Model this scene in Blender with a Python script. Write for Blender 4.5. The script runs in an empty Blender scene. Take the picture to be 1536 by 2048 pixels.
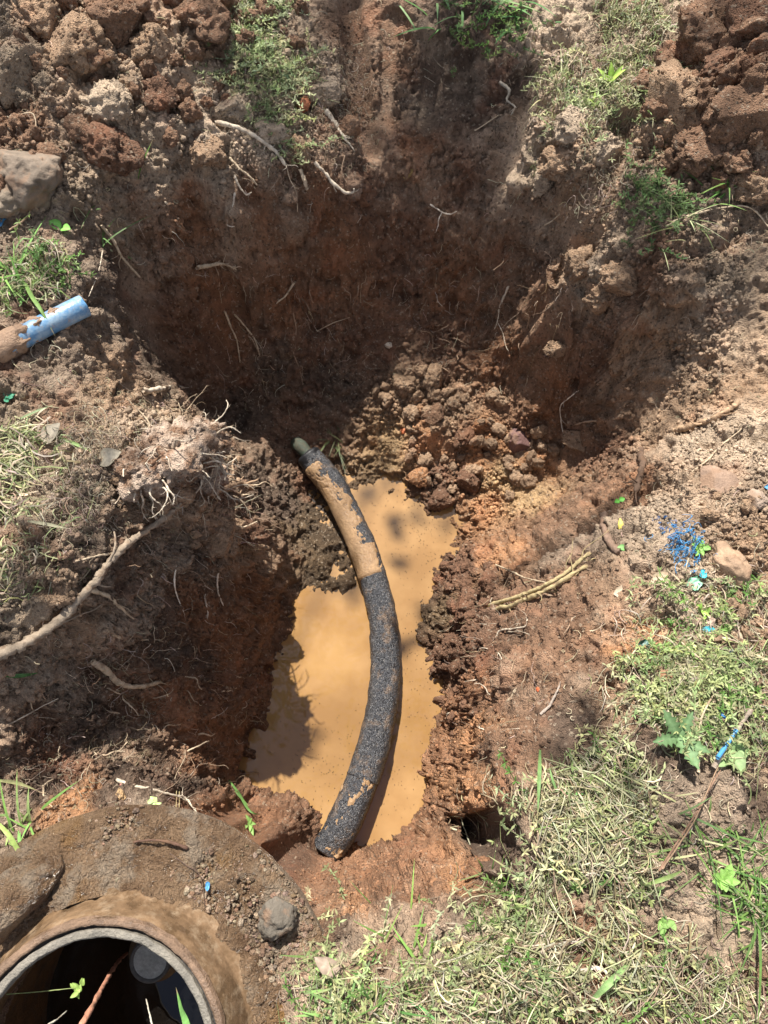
import bpy, math, random
import numpy as np
from mathutils import Vector

# ------------------------------------------------------------------ camera, sky, sun, exposure
S = bpy.context.scene
PITCH = math.radians(68); FPX = 1440.0
cam = bpy.data.cameras.new("camera"); camo = bpy.data.objects.new("camera", cam)
S.collection.objects.link(camo); S.camera = camo
camo.location = (0, 0, 1.5); camo.rotation_euler = (math.pi/2 - PITCH, 0, 0)
cam.sensor_fit = 'VERTICAL'; cam.sensor_height = 36; cam.lens = FPX/2048*36
cam.clip_start = 0.05; cam.clip_end = 500
W = bpy.data.worlds.new("World"); S.world = W; W.use_nodes = True
nt = W.node_tree; sky = nt.nodes.new('ShaderNodeTexSky'); sky.sky_type = 'NISHITA'; sky.sun_disc = False
SUN_EL = math.radians(57); SX, SY = -0.25, 0.968
sky.sun_elevation = SUN_EL; sky.sun_rotation = math.atan2(SX, SY)
sky.air_density = 1.0; sky.dust_density = 2.5; sky.ozone_density = 1.0
tcw = nt.nodes.new('ShaderNodeTexCoord'); cn = nt.nodes.new('ShaderNodeTexNoise'); cn.inputs['Scale'].default_value = 2.6; cn.inputs['Detail'].default_value = 7; cn.inputs['Roughness'].default_value = .6
nt.links.new(tcw.outputs['Generated'], cn.inputs['Vector']); cr = nt.nodes.new('ShaderNodeMapRange'); nt.links.new(cn.outputs['Fac'], cr.inputs['Value'])
cr.inputs['From Min'].default_value = .50; cr.inputs['From Max'].default_value = .60
cm = nt.nodes.new('ShaderNodeMix'); cm.data_type = 'RGBA'; nt.links.new(cr.outputs[0], cm.inputs[0]); nt.links.new(sky.outputs[0], cm.inputs[6]); cm.inputs[7].default_value = (14.0, 14.3, 15.5, 1)   # white clouds
nt.links.new(cm.outputs[2], nt.nodes['Background'].inputs[0]); nt.nodes['Background'].inputs[1].default_value = 0.052
SUNV = np.array([SX*math.cos(SUN_EL), SY*math.cos(SUN_EL), math.sin(SUN_EL)]); SUNV /= np.linalg.norm(SUNV)
sl = bpy.data.lights.new("sun", 'SUN'); sl.energy = 5.0; sl.angle = math.radians(0.5); sl.color = (1, 0.95, 0.87)
so = bpy.data.objects.new("sun", sl); S.collection.objects.link(so)
so.rotation_euler = Vector(SUNV.tolist()).to_track_quat('Z', 'Y').to_euler()
S.view_settings.view_transform = 'Standard'; S.view_settings.look = 'None'; S.view_settings.gamma = 1
S.view_settings.exposure = 0.9

# ------------------------------------------------------------------ helpers: pixels to places
rng = np.random.default_rng(7); random.seed(7)
CAM = np.array([0, 0, 1.5])
FW = np.array([0, math.cos(PITCH), -math.sin(PITCH)]); UP = np.array([0, math.sin(PITCH), math.cos(PITCH)])
def raydir(px, py):
    d = FW + np.array([1., 0, 0])*(px-768)/FPX - UP*(py-1024)/FPX
    return d/np.linalg.norm(d)
def un(px, py, z):
    d = raydir(px, py); return CAM + d*((z-CAM[2])/d[2])

# ------------------------------------------------------------------ noise
def hsh(ix, iy, iz, s=0):
    h = (ix.astype(np.uint32)*np.uint32(374761393) + iy.astype(np.uint32)*np.uint32(668265263)
         + iz.astype(np.uint32)*np.uint32(2147483647) + np.uint32((s*1274126177) & 0xffffffff))
    h ^= h >> np.uint32(13); h *= np.uint32(1274126177); h ^= h >> np.uint32(16); h *= np.uint32(2246822519); h ^= h >> np.uint32(15)
    return (h & np.uint32(0xffffff)).astype(np.float32)/16777216.0
def vnoise(p, s=0):
    i = np.floor(p).astype(np.int32); f = (p-i).astype(np.float32); f = f*f*f*(f*(f*6-15)+10)
    x, y, z = i[:, 0], i[:, 1], i[:, 2]; fx, fy, fz = f[:, 0], f[:, 1], f[:, 2]; r = 0
    for a in (0, 1):
        for b in (0, 1):
            for c in (0, 1):
                r = r + hsh(x+a, y+b, z+c, s)*(fx if a else 1-fx)*(fy if b else 1-fy)*(fz if c else 1-fz)
    return r*2-1
ROT = np.array([[.36, .48, -.8], [-.8, .6, 0], [.48, .64, .6]], dtype=np.float32)
def fbm(p, o=4, s=0, g=.5):
    r = 0; a = 1; t = 0; p = p.astype(np.float32)
    for k in range(o):
        r = r + a*vnoise(p, s+k); t += a; a *= g; p = (p @ ROT)*2.03 + 17.3
    return r/t
def worley(p, s=0, two=False):
    i = np.floor(p).astype(np.int32); f = (p-i).astype(np.float32)
    d1 = np.full(len(p), 9., np.float32); d2 = d1.copy(); idd = np.zeros(len(p), np.float32)
    for a in (-1, 0, 1):
        for b in (-1, 0, 1):
            for c in (-1, 0, 1):
                X, Y, Z = i[:, 0]+a, i[:, 1]+b, i[:, 2]+c
                hx = hsh(X, Y, Z, s+11); 
                d = (a+hx-f[:, 0])**2 + (b+hsh(X, Y, Z, s+12)-f[:, 1])**2 + (c+hsh(X, Y, Z, s+13)-f[:, 2])**2
                m = d < d1; d2 = np.where(m, d1, np.minimum(d2, d)); idd = np.where(m, hx, idd); d1 = np.where(m, d, d1)
    return np.sqrt(d1), np.sqrt(d2), idd

# ------------------------------------------------------------------ mesh + material helpers
def mesh(name, V, Fs, mat=None, col=None, parent=None, smooth=True, wet=None):
    V = np.asarray(V, np.float32); me = bpy.data.meshes.new(name)
    if not isinstance(Fs, list): Fs = [Fs]
    Fs = [np.asarray(f, np.int32) for f in Fs if len(f)]
    me.vertices.add(len(V)); me.vertices.foreach_set('co', V.ravel())
    tot = sum(f.size for f in Fs); me.loops.add(tot); me.loops.foreach_set('vertex_index', np.concatenate([f.ravel() for f in Fs]))
    n = sum(len(f) for f in Fs); me.polygons.add(n)
    ls = np.concatenate([np.full(len(f), f.shape[1], np.int32) for f in Fs])
    me.polygons.foreach_set('loop_start', np.concatenate([[0], np.cumsum(ls)[:-1]]).astype(np.int32))
    me.polygons.foreach_set('loop_total', ls)
    me.polygons.foreach_set('use_smooth', np.full(n, smooth, bool))
    me.update(calc_edges=True); me.validate()
    if col is not None:
        col = np.broadcast_to(np.asarray(col, np.float32), (len(V), 3))
        a = me.color_attributes.new('Col', 'FLOAT_COLOR', 'POINT')
        a.data.foreach_set('color', np.c_[col, np.ones(len(V), np.float32)].astype(np.float32).ravel())
    if wet is not None:
        a = me.attributes.new('wet', 'FLOAT', 'POINT'); a.data.foreach_set('value', np.broadcast_to(np.asarray(wet, np.float32), (len(V),)).copy())
    if mat: me.materials.append(mat)
    o = bpy.data.objects.new(name, me); S.collection.objects.link(o)
    if parent: o.parent = parent
    return o
def tag(o, label=None, cat=None, group=None, kind=None):
    for k, v in (('label', label), ('category', cat), ('group', group), ('kind', kind)):
        if v: o[k] = v
    return o
def empty(name, label, cat, loc=(0, 0, 0), group=None):
    o = bpy.data.objects.new(name, None); S.collection.objects.link(o); o.location = loc; o.empty_display_size = .05
    return tag(o, label, cat, group)
def under(o, root):            # keep world-space mesh while parenting to an Empty that stands at its base
    o.parent = root; o.data.transform(__import__('mathutils').Matrix.Translation(-root.location)); return o

def nodes(name):
    m = bpy.data.materials.new(name); m.use_nodes = True; t = m.node_tree
    return m, t, t.nodes['Principled BSDF']
def N(t, ty, **kw):
    n = t.nodes.new(ty)
    for k, v in kw.items():
        if k in n.inputs: n.inputs[k].default_value = v
        else: setattr(n, k, v)
    return n
def ramp(t, src, a, b, lo=0., hi=1.):
    m = N(t, 'ShaderNodeMapRange'); t.links.new(src, m.inputs['Value'])
    m.inputs['From Min'].default_value = a; m.inputs['From Max'].default_value = b
    m.inputs['To Min'].default_value = lo; m.inputs['To Max'].default_value = hi; return m.outputs[0]
def noise(t, scale, detail=4., rough=.6, vec=None):
    n = N(t, 'ShaderNodeTexNoise'); n.inputs['Scale'].default_value = scale; n.inputs['Detail'].default_value = detail
    n.inputs['Roughness'].default_value = rough
    if vec is None: vec = N(t, 'ShaderNodeNewGeometry').outputs['Position']
    t.links.new(vec, n.inputs['Vector']); return n.outputs['Fac']
def math_(t, op, a, b):
    m = N(t, 'ShaderNodeMath', operation=op)
    for k, v in enumerate((a, b)):
        if isinstance(v, (int, float)): m.inputs[k].default_value = v
        else: t.links.new(v, m.inputs[k])
    return m.outputs[0]
def mixc(t, fac, a, b, blend='MIX'):
    m = N(t, 'ShaderNodeMix', data_type='RGBA', blend_type=blend)
    for k, v in ((0, fac), (6, a), (7, b)):
        if isinstance(v, (int, float)): m.inputs[k].default_value = v
        elif isinstance(v, tuple): m.inputs[k].default_value = (*v, 1)
        else: t.links.new(v, m.inputs[k])
    return m.outputs[2]
def bump(t, bsdf, h, dist=.003, strength=1.):
    b = N(t, 'ShaderNodeBump'); b.inputs['Distance'].default_value = dist; b.inputs['Strength'].default_value = strength
    t.links.new(h, b.inputs['Height']); t.links.new(b.outputs[0], bsdf.inputs['Normal'])
def vmul(t, c, f):
    m = N(t, 'ShaderNodeVectorMath', operation='SCALE'); t.links.new(c, m.inputs[0]); t.links.new(f, m.inputs['Scale']); return m.outputs[0]

def soil_material(name='soil', fleck=.5):
    m, t, b = nodes(name)
    col = N(t, 'ShaderNodeAttribute', attribute_name='Col').outputs['Color']
    wet = N(t, 'ShaderNodeAttribute', attribute_name='wet').outputs['Fac']
    n1 = noise(t, 14, 5, .65); n2 = noise(t, 90, 4, .7); n3 = noise(t, 420, 3, .7)
    v = N(t, 'ShaderNodeTexVoronoi'); v.inputs['Scale'].default_value = 170
    geo = N(t, 'ShaderNodeNewGeometry').outputs['Position']; t.links.new(geo, v.inputs['Vector'])
    f = math_(t, 'MULTIPLY', ramp(t, n1, .3, .7, .72, 1.22), ramp(t, n2, .3, .7, .72, 1.25))
    f = math_(t, 'MULTIPLY', f, ramp(t, n3, .25, .75, .75, 1.25))
    c = vmul(t, col, f)
    sep = N(t, 'ShaderNodeSeparateColor'); t.links.new(v.outputs['Color'], sep.inputs[0])
    c = mixc(t, ramp(t, sep.outputs[0], .93, .95, 0, fleck), c, (.42, .34, .25))          # pale grit
    c = mixc(t, ramp(t, sep.outputs[1], .93, .95, 0, .6), c, (.05, .032, .022))            # humus specks
    red = ramp(t, noise(t, 7, 3, .5), .58, .68, 0, .22)
    c = mixc(t, red, c, (.33, .11, .05))
    t.links.new(c, b.inputs['Base Color'])
    rr = ramp(t, wet, 0, 1, .95, .38); t.links.new(rr, b.inputs['Roughness']); b.inputs['Specular IOR Level'].default_value = .35
    h = math_(t, 'ADD', math_(t, 'MULTIPLY', n2, 1.2), math_(t, 'MULTIPLY', n3, .5))
    vd = N(t, 'ShaderNodeTexVoronoi'); vd.inputs['Scale'].default_value = 260; t.links.new(geo, vd.inputs['Vector'])
    h = math_(t, 'SUBTRACT', h, math_(t, 'MULTIPLY', vd.outputs['Distance'], .55))
    bump(t, b, h, .008, 1.); return m
SOIL = soil_material()
def veg_material(name, rough=.55, trans=.25):
    m, t, b = nodes(name)
    col = N(t, 'ShaderNodeAttribute', attribute_name='Col').outputs['Color']
    c = vmul(t, col, ramp(t, noise(t, 130, 3, .6), .3, .7, .8, 1.2))
    t.links.new(c, b.inputs['Base Color']); b.inputs['Roughness'].default_value = rough; b.inputs['Specular IOR Level'].default_value = .3
    tr = N(t, 'ShaderNodeBsdfTranslucent'); t.links.new(c, tr.inputs[0])
    mx = N(t, 'ShaderNodeMixShader'); mx.inputs[0].default_value = trans
    t.links.new(b.outputs[0], mx.inputs[1]); t.links.new(tr.outputs[0], mx.inputs[2]); t.links.new(mx.outputs[0], t.nodes['Material Output'].inputs[0]); return m
GRASS = veg_material('grass_blades'); 
def root_material():
    m, t, b = nodes('root_bark')
    col = N(t, 'ShaderNodeAttribute', attribute_name='Col').outputs['Color']
    n = noise(t, 60, 5, .7); n2 = noise(t, 300, 3, .7)
    c = vmul(t, col, ramp(t, n, .3, .7, .65, 1.3))
    c = mixc(t, ramp(t, noise(t, 35, 4, .6), .52, .62, 0, .55), c, (.17, .10, .06))   # soil clinging
    t.links.new(c, b.inputs['Base Color']); b.inputs['Roughness'].default_value = .9; b.inputs['Specular IOR Level'].default_value = .2
    bump(t, b, math_(t, 'ADD', n, math_(t, 'MULTIPLY', n2, .5)), .004, .9); return m
ROOT = root_material()

# ------------------------------------------------------------------ terrain control points: (px, py, z) on the photo -> world
ZW = -0.95
CP = [  # water bed, under the surface
 (740,1000,-.99),(800,1010,-.99),(880,1070,-.99),(840,1150,-1.),(800,1250,-1.02),(820,1350,-1.02),(840,1450,-1.02),(800,1580,-1.02),(740,1660,-1.),(650,1640,-1.),(560,1580,-1.),
 (540,1520,-.99),(620,1500,-1.03),(620,1400,-1.03),(580,1350,-1.0),(610,1260,-1.0),(680,1250,-1.02),(720,1180,-1.0),(700,1400,-1.04),(720,1550,-1.03),(720,1080,-.985),
 # water edge
 (700,960,-.945),(760,955,-.945),(815,970,-.94),(868,1012,-.94),(940,1045,-.945),(958,1085,-.945),(900,1130,-.94),(884,1170,-.94),(866,1210,-.94),(852,1250,-.94),(860,1310,-.94),(886,1360,-.94),
 (897,1410,-.94),(892,1470,-.94),(868,1560,-.94),(860,1610,-.94),(824,1664,-.94),(793,1704,-.94),(740,1726,-.94),(690,1728,-.94),(636,1708,-.94),(594,1685,-.94),(535,1645,-.94),(503,1612,-.94),
 (478,1570,-.94),(477,1540,-.94),(495,1500,-.94),(514,1470,-.94),(520,1440,-.94),(528,1385,-.94),(515,1350,-.94),(553,1290,-.94),(564,1210,-.94),(585,1178,-.938),(640,1176,-.938),(690,1188,-.94),(694,1160,-.94),(684,1100,-.94),(645,1055,-.94),(612,1010,-.94),
 (640,1120,-.93),(600,1080,-.925),(590,1140,-.925),(570,1040,-.90),
 # far floor and heap
 (430,860,-.80),(520,850,-.84),(560,900,-.88),(550,960,-.87),(620,880,-.89),(640,820,-.84),(700,900,-.90),(740,930,-.92),(760,790,-.79),(820,770,-.75),(900,790,-.76),(960,840,-.79),(880,860,-.79),(820,870,-.84),
 (900,930,-.88),(960,980,-.89),(1000,900,-.82),(1060,900,-.80),(1130,900,-.76),(1080,970,-.84),(1010,1010,-.88),(960,1040,-.90),(1140,960,-.74),(1040,860,-.80),
 # far wall
 (380,800,-.70),(470,760,-.74),(560,760,-.76),(660,740,-.74),(760,710,-.72),(900,710,-.72),(1030,780,-.74),(1120,850,-.72),
 (320,700,-.42),(400,690,-.55),(500,660,-.60),(620,630,-.60),(760,600,-.58),(900,600,-.58),(1020,660,-.60),(1120,740,-.58),(1170,800,-.60),
 (260,560,-.22),(330,560,-.32),(420,530,-.36),(520,510,-.34),(640,480,-.34),(780,450,-.36),(900,450,-.36),(1020,500,-.38),(1100,610,-.40),(1180,700,-.42),
 (290,450,-.08),(370,425,-.12),(470,400,-.13),(580,380,-.13),(700,350,-.14),(820,330,-.19),(930,330,-.20),(1030,400,-.20),
 (420,330,-.06),(520,290,-.07),(620,250,-.08),(720,200,-.10),(840,190,-.12),(930,190,-.12),(1010,240,-.10),(1060,320,-.10),
 (560,170,.0),(680,60,.0),(760,50,.0),(870,70,.0),(950,80,.01),(1040,130,.02),(1090,230,.0),
 # far ground
 (0,0,.20),(120,60,.17),(300,40,.14),(480,20,.05),(640,0,.02),(850,10,.04),(1050,20,.05),(1200,60,.05),(1350,60,.12),(1480,60,.24),(1536,180,.24),(1380,180,.12),(1240,180,.04),
 (60,180,.14),(200,200,.09),(330,180,.05),(450,160,.02),(80,350,.08),(220,300,.04),(350,280,.0),(30,480,.0),(160,420,.01),(250,380,-.02),(1480,300,.12),(1400,330,.06),(1536,400,.06),
 (1150,300,.02),(1260,320,.02),(1180,420,-.05),(1120,470,-.10),(1250,500,-.05),(1130,540,-.16),(1350,450,.0),(1450,500,-.02),(1536,560,-.02),(1180,575,-.15),(1190,625,-.27),(1280,600,-.10),(1290,660,-.20),(1380,600,-.07),(1480,640,-.10),
 (1260,740,-.36),(1340,740,-.26),(1440,740,-.16),(1536,720,-.08),(1220,830,-.52),(1290,850,-.40),(1400,820,-.18),(1500,820,-.08),
 (1180,890,-.64),(1230,930,-.45),(1300,930,-.25),(1400,930,-.07),(1536,950,-.02),
 (1160,980,-.58),(1100,1040,-.60),(1020,1080,-.72),(960,1130,-.80),(1050,1120,-.50),(1130,1060,-.42),(1200,1010,-.32),(1270,1010,-.16),(1350,1020,-.04),
 (930,1200,-.78),(910,1260,-.82),(980,1180,-.60),(1000,1260,-.42),(940,1320,-.68),(960,1390,-.52),(1010,1340,-.22),(1030,1420,-.15),(935,1440,-.66),(980,1480,-.22),(920,1530,-.62),(960,1560,-.22),
 (1080,1220,-.24),(1150,1180,-.16),(1220,1120,-.13),(1300,1100,-.03),(1150,1300,-.10),(1120,1450,-.06),(1250,1250,-.03),(1300,1400,0),(1150,1600,-.02),(1050,1560,-.05),
 (900,1610,-.60),(935,1600,-.35),(870,1670,-.60),(905,1680,-.38),(830,1720,-.60),(860,1740,-.35),(1000,1640,-.10),(960,1740,-.22),(900,1790,-.16),(1050,1720,-.05),(930,1850,-.07),
 (740,1765,-.62),(750,1790,-.36),(690,1765,-.60),(690,1790,-.38),(740,1830,-.20),(640,1745,-.62),(640,1775,-.42),(600,1720,-.60),(590,1755,-.45),(650,1830,-.2),(820,1800,-.20),(830,1860,-.08),(700,1900,-.07),
 (1000,1900,-.02),(1200,1800,0),(1400,1700,0),(1536,1500,0),(1536,1200,0),(1430,1100,0),(1536,1800,0),(1400,2048,0),(1100,2048,0),(850,2000,-.01),(700,2030,-.04),(620,1950,-.08),(560,1990,-.09),(600,1860,-.14),
 # left bank
 (200,620,-.04),(170,520,0),(80,560,0),(230,700,-.12),(120,700,0),(40,700,0),(280,770,-.22),(180,780,-.03),(340,830,-.34),(240,850,-.05),(120,850,0),(30,850,0),(330,900,-.10),(400,900,-.34),(440,960,-.40),
 (230,950,-.02),(100,980,0),(20,1050,0),(360,990,-.14),(430,1030,-.34),(500,1020,-.58),(480,940,-.62),(520,1090,-.62),(460,1110,-.48),(380,1090,-.32),(540,1160,-.80),(290,1090,-.12),(180,1120,-.02),(80,1200,0),(20,1290,-.02),
 (490,1190,-.66),(410,1170,-.48),(300,1190,-.27),(200,1220,-.14),(530,1260,-.86),(450,1260,-.64),(350,1280,-.44),(240,1310,-.30),(120,1320,-.15),(20,1370,-.09),
 (480,1340,-.80),(400,1370,-.60),(290,1400,-.42),(160,1420,-.28),(40,1440,-.18),(470,1420,-.84),(400,1460,-.64),(300,1490,-.44),(180,1500,-.32),(60,1520,-.24),
 (440,1500,-.84),(390,1540,-.60),(300,1570,-.38),(180,1580,-.27),(60,1600,-.22),(440,1580,-.78),(420,1620,-.50),(470,1640,-.70),(500,1670,-.62),(545,1700,-.66),
 (0,1660,-.16),(85,1645,-.20),(290,1598,-.22),(380,1612,-.30),(460,1640,-.40),(540,1700,-.42),(585,1745,-.36),
 # under the chamber
 (280,1630,-.17),(200,1640,-.17),(380,1660,-.17),(480,1710,-.17),(550,1780,-.17),(590,1850,-.17),(300,1750,-.17),(450,1850,-.17),(520,2000,-.17),(100,1760,-.17),(0,1800,-.17),(0,2048,-.17),(250,2048,-.17),(450,2048,-.17),
]
cw = np.array([un(a, b, c) for a, b, c in CP])
extra = []
for a in np.linspace(0, 2*math.pi, 28, endpoint=False):
    for r in (3.2, 6, 30, 90): extra.append((r*math.cos(a), .9+r*math.sin(a), .02 if r < 5 else 0))
extra += [(-1.7,.9,0),(-1.5,.2,0),(-1.5,1.6,.05),(1.5,.9,0),(1.4,.2,0),(0,-.8,0),(.6,-.8,0),(-.6,-1.1,-.05),(-1.2,-.5,-.05),(1.2,-.6,0)]
cw = np.vstack([cw, extra])
def rbf_fit(c, v, lam=2e-3):
    A = np.linalg.norm(c[:, None]-c[None], axis=2); n = len(c)
    A[np.arange(n), np.arange(n)] -= lam
    M = np.block([[A, np.ones((n, 1))], [np.ones((1, n)), np.zeros((1, 1))]])
    return np.linalg.solve(M, np.r_[v, np.zeros((1,)+v.shape[1:])])
hw = rbf_fit(cw[:, :2], cw[:, 2])
def H0(x, y):
    out = np.empty(len(x), np.float32); c = cw[:, :2].astype(np.float32); w = hw.astype(np.float32)
    for i in range(0, len(x), 60000):
        X = x[i:i+60000, None].astype(np.float32)-c[None, :, 0]; Y = y[i:i+60000, None].astype(np.float32)-c[None, :, 1]
        out[i:i+60000] = np.sqrt(X*X+Y*Y) @ w[:-1] + w[-1]
    return out

# grid: 3 mm where the photo looks, stretching out to the horizon
ST = .0031
def axis(a, b):
    f = np.arange(a, b, ST); out = np.cumsum(ST*1.22**np.arange(1, 48)); return np.r_[a-out[::-1], f, f[-1]+out]
XS = axis(-1.36, 1.36); YS = axis(-.50, 2.55)
GX, GY = np.meshgrid(XS, YS); sh = GX.shape
gx = GX.ravel(); gy = GY.ravel()
gz = H0(gx, gy)
# soften the linear creases a little with a box blur in the fine part
Zg = gz.reshape(sh).copy()
for _ in range(3):
    for ax in (0, 1):
        k = 5; c = np.cumsum(np.pad(Zg, [(k+1, k) if a == ax else (0, 0) for a in (0, 1)], mode='edge'), axis=ax, dtype=np.float64)
        Zg = ((c[2*k+1:] - c[:-2*k-1]) if ax == 0 else (c[:, 2*k+1:] - c[:, :-2*k-1]))/(2*k+1)
fi = (GX > -1.34) & (GX < 1.34) & (GY > -.48) & (GY < 2.52)
Zg = np.where(fi, Zg, gz.reshape(sh)).astype(np.float32)

# coarse hit (base surface), used to lay colour and scrape marks
def lookup(A, x, y):
    fx = np.interp(x, XS, np.arange(len(XS))); fy = np.interp(y, YS, np.arange(len(YS)))
    ix = np.clip(fx.astype(int), 0, len(XS)-2); iy = np.clip(fy.astype(int), 0, len(YS)-2); tx = fx-ix; ty = fy-iy
    if A.ndim == 3: tx = tx[..., None]; ty = ty[..., None]
    return A[iy, ix]*(1-tx)*(1-ty)+A[iy, ix+1]*tx*(1-ty)+A[iy+1, ix]*(1-tx)*ty+A[iy+1, ix+1]*tx*ty
def march(Z, px, py):
    d = raydir(px, py); ts = np.linspace(.9, 5.2, 2200); P = CAM+d*ts[:, None]
    h = lookup(Z, P[:, 0], P[:, 1]); k = np.argmax(P[:, 2] < h)
    return P[k] if P[k, 2] < h[k] else un(px, py, 0)

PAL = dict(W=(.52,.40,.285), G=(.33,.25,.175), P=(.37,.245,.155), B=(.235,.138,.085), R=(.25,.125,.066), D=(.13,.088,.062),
           O=(.46,.24,.12), Y=(.48,.32,.17), M=(.16,.105,.058), C=(.34,.175,.095), K=(.20,.108,.066))
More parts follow.
